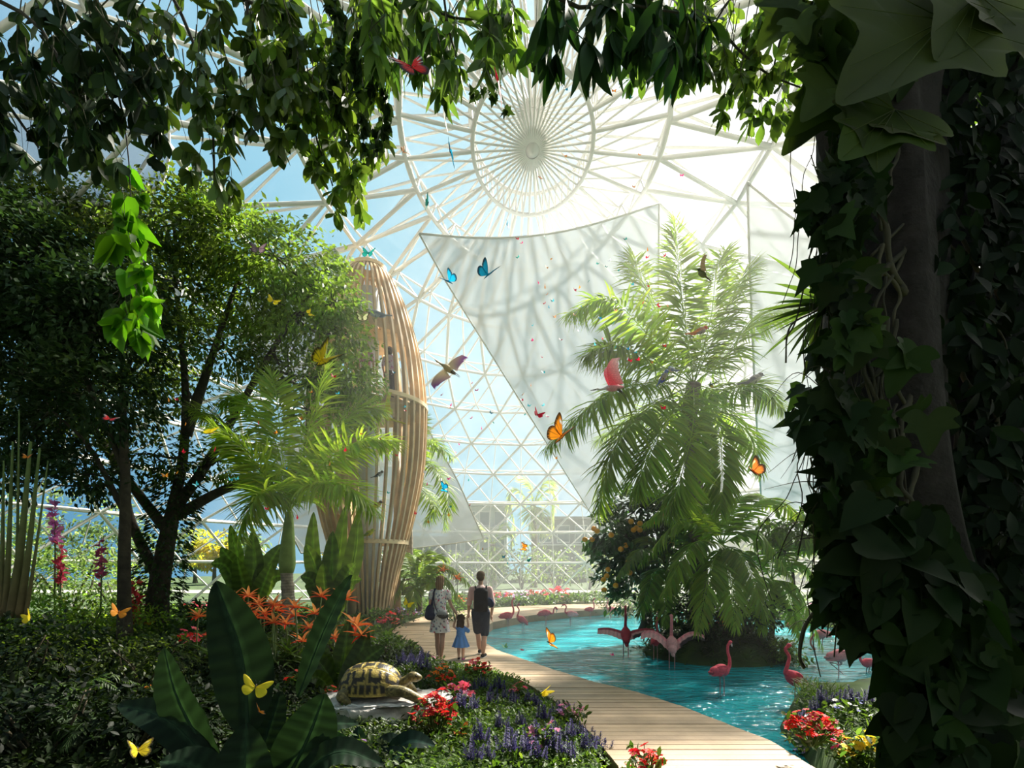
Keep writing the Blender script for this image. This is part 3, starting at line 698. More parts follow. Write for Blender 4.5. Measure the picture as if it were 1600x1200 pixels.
# ------------------------------------------------------------------ orange tree
ot = tree('orange_tree', 'orange tree laden with ripe fruit beside the king palm', 14.2, [[(1010, 985), (1012, 930), (1006, 870)], [(1006, 880), (980, 840), (965, 815)], [(1008, 880), (1030, 840), (1040, 810)]],
          [(960, 830, 34, 1), (990, 800, 38, 1), (1020, 800, 38, 1), (1000, 840, 44, 1), (945, 850, 26, .8), (1030, 840, 40, 1), (985, 880, 38, .9), (1020, 890, 40, .9), (960, 900, 24, .6), (1040, 770, 20, .6), (985, 930, 30, .7), (1075, 800, 24, .5)],
          6000, OVAL, .20, (.035, .085, .025), .16, mt='leafglossy')
fr_px = [(928, 826), (925, 843), (933, 830), (914, 843), (955, 836), (986, 815), (1000, 818), (994, 825), (1010, 822), (990, 828), (1024, 816), (1000, 828), (982, 878), (1024, 865), (1030, 858), (1022, 872), (1014, 869), (984, 895), (1050, 893), (943, 906), (948, 900), (944, 922), (950, 890), (1036, 803), (1018, 870), (1046, 806), (1050, 850), (1033, 870), (978, 852), (970, 858), (1058, 780), (962, 915)]
mo = MB(); ball(mo, (0, 0, 0), (.075, .075, .072), col=(.95, .42, .02), nu=14, nv=10); ball(mo, (0, 0, .072), (.012, .012, .008), col=(.2, .25, .05), nu=6, nv=4)
mo = mo.data('orange_fruit', M['fruit'])
for x, y in fr_px:
    o = link('orange_fruit', mo, ot); o.location = tuple(P(x, y, 13.35 + U(-.2, .15)) - np.array(ot.location))

# ------------------------------------------------------------------ big broadleaf trees of the garden
tree('broadleaf_tree', 'big spreading broadleaf tree with an ivy clad forked trunk', 13.9,
     [[(248, 1003), (246, 940), (258, 860), (272, 790)], [(262, 830), (215, 770), (165, 700), (120, 620), (80, 520)], [(268, 800), (285, 720), (290, 620), (280, 500), (270, 400)], [(270, 800), (320, 730), (372, 640), (430, 540), (490, 450)], [(268, 810), (350, 765), (420, 745), (470, 735)], [(290, 680), (330, 560), (370, 440)], [(245, 900), (200, 800), (195, 700), (190, 600)]],
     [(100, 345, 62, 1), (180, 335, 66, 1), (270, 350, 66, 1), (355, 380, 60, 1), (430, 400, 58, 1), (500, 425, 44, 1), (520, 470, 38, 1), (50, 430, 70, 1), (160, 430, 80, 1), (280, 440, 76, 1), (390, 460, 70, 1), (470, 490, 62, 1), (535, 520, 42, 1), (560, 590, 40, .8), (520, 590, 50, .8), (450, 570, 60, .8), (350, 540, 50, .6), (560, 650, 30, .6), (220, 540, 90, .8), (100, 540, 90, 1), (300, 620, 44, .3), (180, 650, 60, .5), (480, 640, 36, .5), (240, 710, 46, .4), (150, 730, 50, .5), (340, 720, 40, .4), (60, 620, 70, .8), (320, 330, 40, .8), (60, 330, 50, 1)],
     52000, DIA, .17, (.12, .185, .036), .34, shade=lambda b: .30 + .85 * min(1, max(0, (b[0] - 120) / 400)), sub=26)  # crown side away from the sun gets its shade in the leaf colour
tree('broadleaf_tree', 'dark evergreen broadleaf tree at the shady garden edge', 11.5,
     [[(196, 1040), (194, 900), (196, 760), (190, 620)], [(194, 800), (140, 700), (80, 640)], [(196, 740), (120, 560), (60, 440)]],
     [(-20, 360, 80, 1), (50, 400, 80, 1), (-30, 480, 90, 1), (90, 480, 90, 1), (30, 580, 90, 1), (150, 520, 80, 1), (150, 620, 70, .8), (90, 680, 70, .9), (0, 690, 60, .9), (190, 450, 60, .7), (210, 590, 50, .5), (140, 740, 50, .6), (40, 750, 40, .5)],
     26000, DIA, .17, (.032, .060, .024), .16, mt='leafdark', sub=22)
# ivy on the forked trunk
mb = MB(); tp = curve([px3(q, 13.9) for q in [(248, 1003), (246, 940), (258, 860), (272, 790), (285, 720)]], 40)
k = RNG.integers(0, 40, 3200); a = U(0, 2 * PI, 3200); rr = .42 + .22 * np.sin(k * .9) ** 2 + np.where(k < 8, .25, 0)
pos = tp[k] + np.stack([np.cos(a) * rr, np.sin(a) * rr, U(-.12, .12, 3200)], 1)
leaves_at(mb, DIA, pos, .15, (.04, .075, .02), .6, np.stack([np.cos(a), np.sin(a), 0 * a], 1))
iv = thing('ivy', tp[0], 'ivy climbing the forked trunk of the big broadleaf tree', 'ivy'); mb.build('foliage', M['leafdark'], iv)
# ------------------------------------------------------------------ branches hanging into view from above
def hanging(label, D, main, twigs, tmpl, size, col, per=10, mt='leaf', rad=.02, whorl=5, droop=1.2, cat='branch', name='hanging_branch', spread=.5, drift=.12, v=.25):
    """main: polylines (px) of the woody limbs; twigs: (x0, y0, x1, y1) hanging shoots with leaves in whorls"""
    r = thing(name, px3(main[0][0], D), label, cat)
    wd = MB(); lf = MB(); k = D / F
    main = [[(m[0][0] + (m[0][0] - 800) * .25, m[0][1] - 420), (m[0][0] + (m[0][0] - 800) * .06, m[0][1] - 150)] + list(m) for m in main]
    twigs = list(twigs) + [(x0 + U(-40, 40), y0 - U(120, 260), x0 + U(-60, 60), y0 - U(60, 120)) for x0, y0, _, _ in twigs[::3] if y0 < 40]
    for m in main: tube(wd, curve([px3(q, D) for q in m], 14), np.linspace(rad * 1.6, rad * .5, 14), 6, (.045, .04, .03))
    for x0, y0, x1, y1 in twigs:
        d0 = U(-spread, spread); a, b = P(x0, y0, D + d0), P(x1, y1, D + d0 + U(-.3, .3)); L_ = np.linalg.norm(b - a)
        c = curve([a, (a + b) / 2 + RNG.normal(0, drift, 3) * L_, b], 12); tube(wd, c, np.linspace(rad * .4, .002, 12), 4, (.06, .06, .03))
        n = max(3, int(per * L_)); t = np.sort(U(.12, 1, n)); t[-2:] = (.97, 1.0); i = t * 11; i0 = np.minimum(i.astype(int), 10); f = (i - i0)[:, None]
        p = c[i0] * (1 - f) + c[i0 + 1] * f
        tw = np.repeat(p, whorl, 0); ax_ = unit(c[-1] - c[0] + np.array((0, 0, -.3)))
        d = unit(sphere_dirs(n * whorl) + ax_ * .8)
        lum = jit(col, n, .2, .07)
        leaves_at(lf, tmpl, tw, size, np.clip(np.repeat(lum, whorl, 0) * np.exp(RNG.normal(0, v, (n * whorl, 1))), 0, 1), droop * .5, d)
    wd.build('wood', M['bark'], r); lf.build('foliage', M[mt], r)
    return r
def shoots(n, xr, yr, ends, lean=(-40, 40)):
    """n hanging shoots: start x in xr, start y in yr, ends: list of (x, y) giving how far down foliage reaches"""
    ex = np.array(ends, float); out = []
    for _ in range(n):
        x0, y0 = U(*xr), U(*yr); lim = np.interp(x0, ex[:, 0], ex[:, 1])
        y1 = y0 + (lim - y0) * U(.25, 1.0) if lim > y0 + 20 else y0 + 25
        out.append((x0, y0, x0 + U(*lean), y1))
    return out
OL = (.040, .062, .018)
hanging('shadowy drooping bough in the upper corner over the dark tree', 5.0, [[(-60, -40), (60, 40), (120, 160)], [(60, -60), (110, 60), (200, 200)], [(-60, 60), (10, 160), (60, 230)]],
        shoots(66, (-50, 240), (-60, 150), [(-50, 270), (60, 260), (110, 270), (200, 250), (250, 90)], (-30, 60)), OBOV, .21, (.028, .052, .022), 6, 'leafdark', .02, 3)
hanging('olive leaved bough hanging in front of the big broadleaf tree', 5.2, [[(250, -50), (300, 60), (330, 180), (335, 290)], [(380, -60), (390, 60), (400, 150)], [(300, -50), (420, 20), (470, 90)]],
        shoots(48, (235, 470), (-60, 120), [(235, 120), (290, 250), (340, 330), (360, 330), (395, 240), (430, 250), (470, 220)], (-30, 40)), OBOV, .20, (.075, .12, .028), 6, 'leafglossy', .018, 4)
hanging('sunlit bough hanging lowest of all between the big tree and the oculus', 5.6, [[(430, -60), (470, 80), (490, 200), (520, 290)], [(520, -60), (530, 60), (545, 160)]],
        shoots(52, (400, 590), (-50, 150), [(400, 150), (450, 290), (490, 340), (530, 360), (560, 350), (592, 170)], (-20, 40)), OBOV, .19, (.11, .17, .035), 6, 'leaf', .015, 4)
hanging('curtain of fine heart leaved vine beside the red winged butterfly', 5.4, [[(540, -40), (560, 80), (570, 160)]],
        [(x, U(-40, 60), x + U(-10, 25), y) for x, y in [(520, 140), (535, 200), (548, 225), (556, 190), (565, 235), (575, 240), (580, 190), (588, 210), (505, 150), (595, 110), (610, 90)]], HEART, .10, (.03, .055, .02), 26, 'leafdark', .008, 2, cat='vine', name='hanging_vine')
hanging('bright green bough of pointed leaves above the oculus', 4.8, [[(580, -60), (650, 0), (720, 30), (790, 20)], [(690, -50), (700, 40), (720, 110)]],
        shoots(42, (580, 800), (-50, 40), [(580, 100), (630, 110), (680, 140), (720, 165), (760, 80), (800, 90)], (-25, 25)), LANCE, .25, (.075, .13, .03), 6, 'leaf', .014, 4)
hanging('dark bough of long pointed leaves hanging at the top beside the oculus', 3.2, [[(830, -50), (900, 10), (960, 5), (1060, 20)], [(960, -50), (940, 20), (915, 70)], [(1040, -60), (1010, 20), (1000, 60)]],
        [(x, -20 + U(-20, 20), x + U(-20, 20), y) for x, y in [(850, 20), (875, 60), (890, 85), (905, 70), (925, 60), (940, 50), (965, 45), (985, 60), (1000, 40), (1020, 55), (1045, 60), (1065, 70), (1085, 85), (1095, 40), (870, 20), (1030, 20), (955, 10)]],
        LANCE, .27, (.020, .05, .014), 7, 'leafdark', .012, 4, 1.9)
hanging('pale green sprig hanging below the dark pointed leaves', 5.4, [[(960, -30), (975, 40), (985, 80)]], [(975, 30, 985, 128), (965, 40, 955, 100), (985, 50, 1000, 105), (990, 20, 1010, 80)], OBOV, .17, (.10, .17, .05), 8, 'leaf', .010, 5)
hanging('leafy bough hanging between the oculus and the vine covered trunk', 5.5, [[(1050, -50), (1120, 40), (1190, 110), (1260, 140)], [(1260, -50), (1220, 60), (1200, 150)], [(1180, -60), (1120, 30), (1110, 100)]],
        shoots(56, (1030, 1300), (-50, 110), [(1030, 80), (1090, 120), (1130, 160), (1170, 190), (1200, 225), (1240, 215), (1300, 150)], (-35, 25)), OBOV, .18, (.085, .14, .03), 6, 'leaf', .015, 4)
hanging('bright translucent vine dangling in front of the dark tree', 5.2, [[(195, 200), (205, 320), (215, 500)]], [(200 + U(-12, 12), y, 205 + U(-30, 35), y + U(30, 60)) for y in (270, 300, 320, 345, 365, 390, 410, 430, 445, 460, 480)], HEART, .23, (.085, .22, .01), 9, 'leaf', .006, 3, cat='vine', name='hanging_vine')
hanging('tiny ivy sprig hanging over the oculus rim', 5.0, [[(840, -40), (838, 40), (836, 80)]], [(836, 60, 835, 100), (838, 70, 845, 92)], IVY, .11, (.05, .08, .03), 12, 'leafdark', .004, 2, cat='vine', name='hanging_vine')
hanging('thin ivy strand ending beside the red butterfly seen edge on', 5.0, [[(768, 30), (772, 100), (790, 170)]], [(768, 60, 772, 150), (775, 120, 790, 175), (760, 130, 742, 150)], IVY, .09, (.05, .09, .03), 14, 'leafdark', .004, 2, cat='vine', name='hanging_vine')

# ------------------------------------------------------------------ vine covered trunk
TD = 3.3
vt = thing('vine_covered_tree', (P(1400, 1000, TD)[0], TD, 0), 'massive dark tree trunk wrapped in aerial roots beside the pond', 'tree')
tpx = [(1540, 1500), (1500, 1200), (1462, 1000), (1412, 830), (1384, 640), (1378, 420), (1372, 280), (1362, 180), (1385, 60), (1430, -60), (1470, -260), (1490, -520)]
c = curve([P(x, y, TD + .2) for x, y in tpx], 60)
mb = MB(); a = np.linspace(0, 2 * PI, 29)[:-1]
rr = np.interp(np.arange(60), [0, 15, 30, 42, 50, 59], [.36, .33, .33, .36, .28, .2])[:, None] * (1 + .10 * np.sin(a * 5 + np.arange(60)[:, None] * .12) + .05 * np.sin(a * 11 - np.arange(60)[:, None] * .2))
X = c[:, None] + rr[..., None] * np.stack([np.cos(a), np.sin(a), 0 * a], -1)[None]; grid(mb, X, (.032, .024, .026), closed=True); mb.build('trunk', M['bark'], vt)
for l, r0 in (([(1470, 1400), (1490, 1100), (1500, 800), (1490, 500), (1470, 300), (1480, 150), (1520, 40), (1560, -80)], .22), ([(1590, 1400), (1570, 1000), (1555, 750), (1570, 500), (1590, 200), (1620, 0)], .20), ([(1372, 260), (1330, 190), (1320, 120), (1345, 40), (1350, -60)], .13), ([(1490, 420), (1540, 260), (1600, 120), (1660, 20)], .12)):
    q = curve([P(x, y, TD + .55) for x, y in l], 30); mb = MB(); tube(mb, q, np.linspace(r0, r0 * .6, 30) * (1 + .08 * np.sin(np.arange(30) * 1.3)), 12, (.022, .02, .025)); mb.build('limb', M['bark'], vt)
lf = MB()
for x, y, r_ in ((1480, -480, 170), (1380, -420, 140), (1600, -420, 160), (1500, -640, 170), (1660, -560, 150), (1400, -620, 130)): crown(lf, P(x, y, TD + .3), np.array((1, 1.1, .8)) * r_ / F * TD, 500, OVAL, .17, (.03, .055, .016), sub=18)
lf.build('crown', M['leafdark'], vt)
def root_line(x0, y0, n, dx=12, dy=28):
    q = [(x0, y0)]; d = U(-1, 1)
    for _ in range(n): d = .55 * d + .9 * RNG.normal(); q.append((q[-1][0] + d * dx, q[-1][1] + dy * U(.6, 1.5)))
    return q
for i in range(46):
    x0 = U(1310, 1475); y0 = U(60, 800); m = int(U(5, 12)); pts = []
    for x, y in root_line(x0, y0, m):
        ci = np.argmin(np.abs((HZ - (c[:, 2] - EYE) / c[:, 1] * F) - y)); off = np.clip((x - ((c[ci][0] / c[ci][1]) * F + CX)) / (rr[ci].mean() / TD * F), -1.25, 1.25)
        dep = c[ci][1] - rr[ci].mean() * math.sqrt(max(0, 1 - min(1, off * off))) - .02; pts.append(P(x, y, dep))
    mb = MB(); R0 = U(.008, .024); tube(mb, curve(pts, 34), np.linspace(R0, R0 * .6, 34) * (1 + .1 * np.sin(np.arange(34))), 7, np.array((.085, .07, .045)) * U(.5, 1.1)); mb.build('aerial_root', M['barksmooth'], vt)
# thin lianas hanging at its side
lv = thing('liana', P(1290, 300, TD), 'tangle of thin lianas dangling beside the dark trunk', 'vine'); mb = MB()
for i in range(44):
    x0, y0 = U(1262, 1335), U(130, 760); pts = [P(x, y, TD - .3 + U(-.08, .08)) for x, y in root_line(x0, y0, int(U(4, 10)), 9, 36)]; tube(mb, curve(pts, 24), U(.002, .005), 4, (.05, .045, .025))
for i in range(16):
    x0, y0 = U(1290, 1320), U(560, 1080); s = U(60, 130); tube(mb, curve([P(x0, y0, TD - .3), P(x0 - s * .5, y0 - U(0, 30), TD - .35), P(x0 - s, y0 + U(0, 40), TD - .4)], 12), np.linspace(.004, .001, 12), 4, (.05, .045, .025))
mb.build('stem', M['bark'], lv)
def leaf_mass(name, label, cat, pts, D, tmpl, size, n, col, mt='leafdark', jitter=20, dd=.25, facing=1.0, v=.3):
    """leaves around pixel points (x, y, r) hanging with their faces to the light"""
    r = thing(name, P(pts[0][0], pts[0][1], D), label, cat); mb = MB(); W = np.array([q[2] ** 2 for q in pts], float); W /= W.sum()
    pos = []
    for q, k in zip(pts, (W * n).astype(int) + 1):
        for _ in range(k):
            a_, rr_ = U(0, 2 * PI), q[2] * math.sqrt(U(0, 1)); pos.append(P(q[0] + rr_ * math.cos(a_), q[1] + rr_ * math.sin(a_), D + U(-dd, dd)))
    pos = np.array(pos); m = len(pos); d = unit(RNG.normal(0, 1, (m, 3)) * np.array((.8, .35, .5)) + np.array((0, -.2, -1.0)))
    up = np.array((-.2, -facing, .45)) + RNG.normal(0, .45, (m, 3)); scatter(mb, *tmpl, pos, frames(d, up), size * U(.45, 1.3, m), jit(col, m, v))
    mb.build('foliage', M[mt], r); return r
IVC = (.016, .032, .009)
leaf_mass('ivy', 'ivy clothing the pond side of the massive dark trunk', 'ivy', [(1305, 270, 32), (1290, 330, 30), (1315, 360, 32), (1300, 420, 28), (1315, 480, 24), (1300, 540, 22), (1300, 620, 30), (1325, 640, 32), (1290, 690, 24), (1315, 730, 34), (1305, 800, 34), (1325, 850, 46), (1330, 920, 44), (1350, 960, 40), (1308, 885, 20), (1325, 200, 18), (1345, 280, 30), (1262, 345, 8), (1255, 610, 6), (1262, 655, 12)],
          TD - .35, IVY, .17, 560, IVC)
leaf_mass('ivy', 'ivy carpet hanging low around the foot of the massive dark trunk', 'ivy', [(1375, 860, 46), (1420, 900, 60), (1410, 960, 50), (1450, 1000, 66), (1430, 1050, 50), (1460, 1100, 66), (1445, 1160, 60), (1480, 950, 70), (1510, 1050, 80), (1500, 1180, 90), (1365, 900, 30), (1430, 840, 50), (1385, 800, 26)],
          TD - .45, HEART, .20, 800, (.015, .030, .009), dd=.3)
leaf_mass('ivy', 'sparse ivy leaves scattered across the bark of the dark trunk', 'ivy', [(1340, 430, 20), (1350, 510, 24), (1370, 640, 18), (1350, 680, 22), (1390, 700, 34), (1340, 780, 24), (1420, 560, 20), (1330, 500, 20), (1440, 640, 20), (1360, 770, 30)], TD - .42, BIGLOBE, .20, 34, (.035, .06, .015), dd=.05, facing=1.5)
leaf_mass('ivy', 'big lobed leaves hanging over the head of the vine covered trunk', 'ivy', [(1290, 40, 50), (1330, 90, 50), (1260, 20, 40), (1370, 40, 50), (1420, 30, 40), (1310, 130, 30)], 2.9, BIGLOBE, .28, 60, (.035, .058, .014), mt='leafdark')
rl = thing('ivy', P(1400, 200, 1.9), 'giant pale lobed leaves closest to the eye before the trunk', 'ivy')
for (x0, y0, x1, y1, s, f) in ((1480, 30, 1340, 130, .42, (-.2, -1, .25)), (1400, 170, 1330, 230, .2, (0, -1, .3)), (1390, 190, 1470, 215, .22, (.2, -1, .2)), (1530, -10, 1480, 70, .3, (0, -1, .2)), (1560, 20, 1620, 90, .36, (.2, -1, .2)), (1370, 180, 1375, 250, .15, (0, -1, 0))):
    a_, b_ = P(x0, y0, 1.9), P(x1, y1, 1.8); L_ = np.linalg.norm(b_ - a_) * 1.15; R = frames([b_ - a_], f); S3 = np.array([(L_, L_, L_ * .5)]); mb = MB(); scatter(mb, *BIGLOBE, [a_], R, S3, jit((.045, .066, .015), 1, .15))
    for vx, vy in ((0, .95), (.50, .40), (-.50, .40), (.54, .10), (-.54, .10), (.14, .74), (-.14, .74)):
        q = np.array([(vx * t, .03 + (vy - .03) * t, .012 + (abs(vx) * .22 - .12 * vy * vy - .0) * t) for t in (0, .5, 1)]) * S3; tube(mb, q @ R[0].T + a_, [.0022, .0016, .0006], 4, (.10, .13, .04))
    mb.build('leaf', M['leafdark'], rl)
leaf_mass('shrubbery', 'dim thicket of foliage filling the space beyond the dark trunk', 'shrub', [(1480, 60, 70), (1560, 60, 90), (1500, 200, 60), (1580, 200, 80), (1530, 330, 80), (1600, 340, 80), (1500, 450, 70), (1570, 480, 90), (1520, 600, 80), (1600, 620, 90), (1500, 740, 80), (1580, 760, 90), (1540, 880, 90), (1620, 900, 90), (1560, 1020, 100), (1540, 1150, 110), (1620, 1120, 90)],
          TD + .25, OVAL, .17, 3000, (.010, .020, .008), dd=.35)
leaf_mass('shrubbery', 'sunlit yellow green leaves glimpsed through the gap beyond the trunk', 'shrub', [(1530, 100, 40), (1560, 160, 40), (1550, 250, 36), (1510, 300, 30), (1540, 450, 36), (1570, 60, 30)], TD + .9, OVAL, .17, 420, (.11, .17, .03), mt='leaf')
# spiky rosette leaning out of the trunk
sp = thing('spiky_palm', P(1300, 478, 4.6), 'spiky fan palm tuft poking out beside the dark trunk', 'palm')
for i in range(30):
    an = math.radians(U(105, 250)); L_ = U(70, 135); x1, y1 = 1290 + L_ * math.cos(an), 478 - L_ * math.sin(an) + 12; a_, b_ = P(1300, 478, 4.6), P(x1, y1, 4.6 + U(-.5, .3))
    mb = MB(); scatter(mb, *leaf_t(.09, .3, .08, 6, .3), [a_], frames([b_ - a_]), np.linalg.norm(b_ - a_), jit((.06, .10, .025), 1, .2)); mb.build('leaf', M['leaf'], sp)
# ------------------------------------------------------------------ banana plant at the very front
def clump(name, label, cat, D, base, leaves, col, mt='leafdark', **k):
    r = thing(name, px3(base, D), label, cat)
    for q in leaves:
        a, b = px3(q[0], D), px3(q[1], D); w = q[2] / F * D; bw = q[3] if len(q) > 3 else (0, 0, 0); fc = q[4] if len(q) > 4 else (0, -1, .25)
        big_leaf(r, 'leaf', a, b, w, bw, fc, np.array(col) * U(.8, 1.2), mt, **k)
    return r
BN = (.012, .026, .014)
clump('banana_plant', 'dark banana plant with broad upright leaves at the very front', 'banana plant', 4.0, (370, 1330),
      [((388, 1150), (338, 908, .2), 92, (.08, 0, .0), (.25, -1, .1)), ((345, 1215), (256, 1012, .1), 84, (-.10, 0, .08), (-.5, -1, .3)), ((465, 1090, .3), (549, 898, .5), 52, (.0, 0, .06), (-.6, -1, .2)),
       ((392, 1290, -.2), (385, 1130, -.1), 92, (0, -.05, 0), (0, -1, .5)), ((425, 1260), (508, 1084, .1), 88, (.06, 0, .06), (.4, -1, .4)), ((350, 1215, -.1), (185, 1100, .2), 60, (0, 0, .14), (-.2, -.7, .8)),
       ((420, 1210, .1), (560, 1130, .2), 44, (0, 0, .16), (.1, -.6, .9)), ((330, 1190, .2), (275, 1090, .6), 60, (0, 0, .05), (-.3, -1, .4)), ((360, 1250, -.2), (250, 1190, -.3), 60, (0, 0, .1), (-.2, -.6, .8)), ((450, 1230, -.1), (600, 1195, -.1), 50, (0, 0, .18), (0, -.6, .8)), ((400, 1200, .5), (440, 1080, .8), 60, (0, 0, 0), (0, -1, .3))], BN, rib=.006, fold=.18)
clump('strap_leaf_plant', 'dark strap leaved plant below the weathered rock', 'plant', 4.6, (590, 1260),
      [((560, 1230), (505, 1150), 40, (0, 0, .12)), ((585, 1230), (680, 1165), 42, (0, 0, .2), (.1, -.5, 1)), ((580, 1235), (625, 1150, .3), 40, (0, 0, .12)), ((590, 1240), (672, 1210), 40, (0, 0, .15), (.1, -.5, 1)), ((560, 1240), (560, 1135, .3), 42, (0, 0, 0)), ((570, 1240), (520, 1190), 40, (0, 0, .1)), ((575, 1240, -.2), (640, 1185, -.2), 40, (0, 0, .14), (0, -.5, 1))], (.012, .030, .022), rib=.002)
clump('ginger_plant', 'broad leaved ginger clump just behind the tortoise', 'ginger plant', 7.0, (530, 1085),
      [((520, 1080), (500, 1000, .2), 36, (-.05, 0, .05)), ((530, 1080), (575, 985, .4), 34, (.05, 0, 0)), ((525, 1075), (470, 1020, .1), 30, (0, 0, .12)), ((540, 1080), (600, 1010, .3), 30, (0, 0, .1)), ((530, 1075, .3), (545, 970, .5), 34), ((520, 1085, -.2), (480, 1060, -.4), 26, (0, 0, .1))], (.045, .075, .016), 'leafglossy', rib=.004)
clump('broadleaf_ginger', 'tall pale green paddle leaved plant between the palm and the aviary', 'ginger plant', 14.5, (390, 960),
      [((385, 950), (345, 855, 0), 27, (0, 0, .3)), ((390, 950), (395, 830, .3), 33, (.1, 0, 0)), ((395, 950), (440, 850, .4), 31, (0, 0, .2)), ((380, 950), (330, 880, -.3), 24, (0, 0, .5)), ((400, 955), (450, 900, -.2), 24, (0, 0, .4)), ((390, 955), (370, 870, -.4), 31), ((395, 955), (425, 880, -.5), 28), ((385, 950, .4), (360, 820, .6), 24, (0, 0, .2))], (.10, .16, .03), 'leaf', rib=.010)
clump('broadleaf_ginger', 'paddle leaved plant against the foot of the timber aviary', 'ginger plant', 13.5, (515, 975),
      [((510, 970), (478, 850, 0), 30, (0, 0, .3)), ((515, 970), (520, 830, .3), 33), ((520, 970), (560, 800, .2), 31, (.2, 0, .1)), ((510, 970), (470, 900, -.3), 27, (0, 0, .4)), ((520, 970), (556, 880, -.4), 28, (0, 0, .3)), ((515, 970), (505, 880, -.5), 33), ((525, 970), (565, 905, -.3), 21, (0, 0, .4)), ((515, 970, .3), (540, 790, .5), 27), ((515, 970, .2), (490, 800, .5), 27, (-.2, 0, .1))], (.085, .135, .025), 'leaf', rib=.010)
def spiky(name, label, cat, base, n, L_, wide, col, mt='leafglossy', fan=1.0, droop=.3):
    r = thing(name, base, label, cat); base = np.asarray(base, float)
    for i in range(n):
        a = 2 * PI * i / n * 2.4 + U(-.3, .3); e = U(.35, 1.35) if fan else 1.2; l = L_ * U(.7, 1.1); d = np.array((math.cos(a) * math.cos(e), math.sin(a) * math.cos(e), math.sin(e)))
        mb = MB(); scatter(mb, *leaf_t(wide, .3, droop, 7, .4), [base + d * .02], frames([d]), l, jit(col, 1, .2)); mb.build('leaf', M[mt], r)
    return r
# reeds and pink gingers of the back garden
rd = thing('reed_palm', P(18, 955, 9.5), 'tall bamboo like reed with thick green sheaths at the shady edge', 'reed')
for x0, x1, y1, r0 in ((8, 20, 690, .06), (18, 48, 690, .09), (30, 62, 700, .07), (2, 6, 720, .05), (24, 30, 640, .04), (40, 75, 720, .035)):
    mb = MB(); q = curve([P(x0, 965, 9.5), P((x0 + x1) / 2, 850, 9.5), P(x1, y1, 9.6)], 20); tube(mb, q, np.linspace(r0, r0 * .25, 20), 8, np.stack([np.linspace(.16, .12, 20), np.linspace(.11, .19, 20), np.linspace(.05, .05, 20)], 1)); mb.build('stem', M['barksmooth'], rd)
for (x, y, yb, lab, col) in ((85, 815, 960, 'taller pink ginger flower stalk in the hazy back garden', (.75, .22, .55)), (94, 880, 965, 'red pink ginger flower in the hazy back garden', (.75, .10, .18)), (157, 880, 962, 'slim pink torch flower nearer the ivy clad trunk', (.70, .13, .28)), (212, 940, 990, 'red torch flower at the foot of the ivy clad trunk', (.75, .06, .07))):
    D = 13.0; r = thing('torch_ginger', P(x, yb, D), lab, 'flower'); mb = MB(); tube(mb, [P(x, yb, D), P(x + 2, y, D)], .02, 5, (.15, .2, .08)); mb.build('stem', M['barksmooth'], r)
    mb = MB(); m = 70; t = U(0, 1, m); pos = np.array([P(x + U(-3, 3), y + 34 - 66 * k_, D) for k_ in t]); leaves_at(mb, SMALL, pos, .2, jit(col, m, .25), .1, unit(sphere_dirs(m) + np.array((0, 0, .4)))); mb.build('blossom', M['petal'], r)
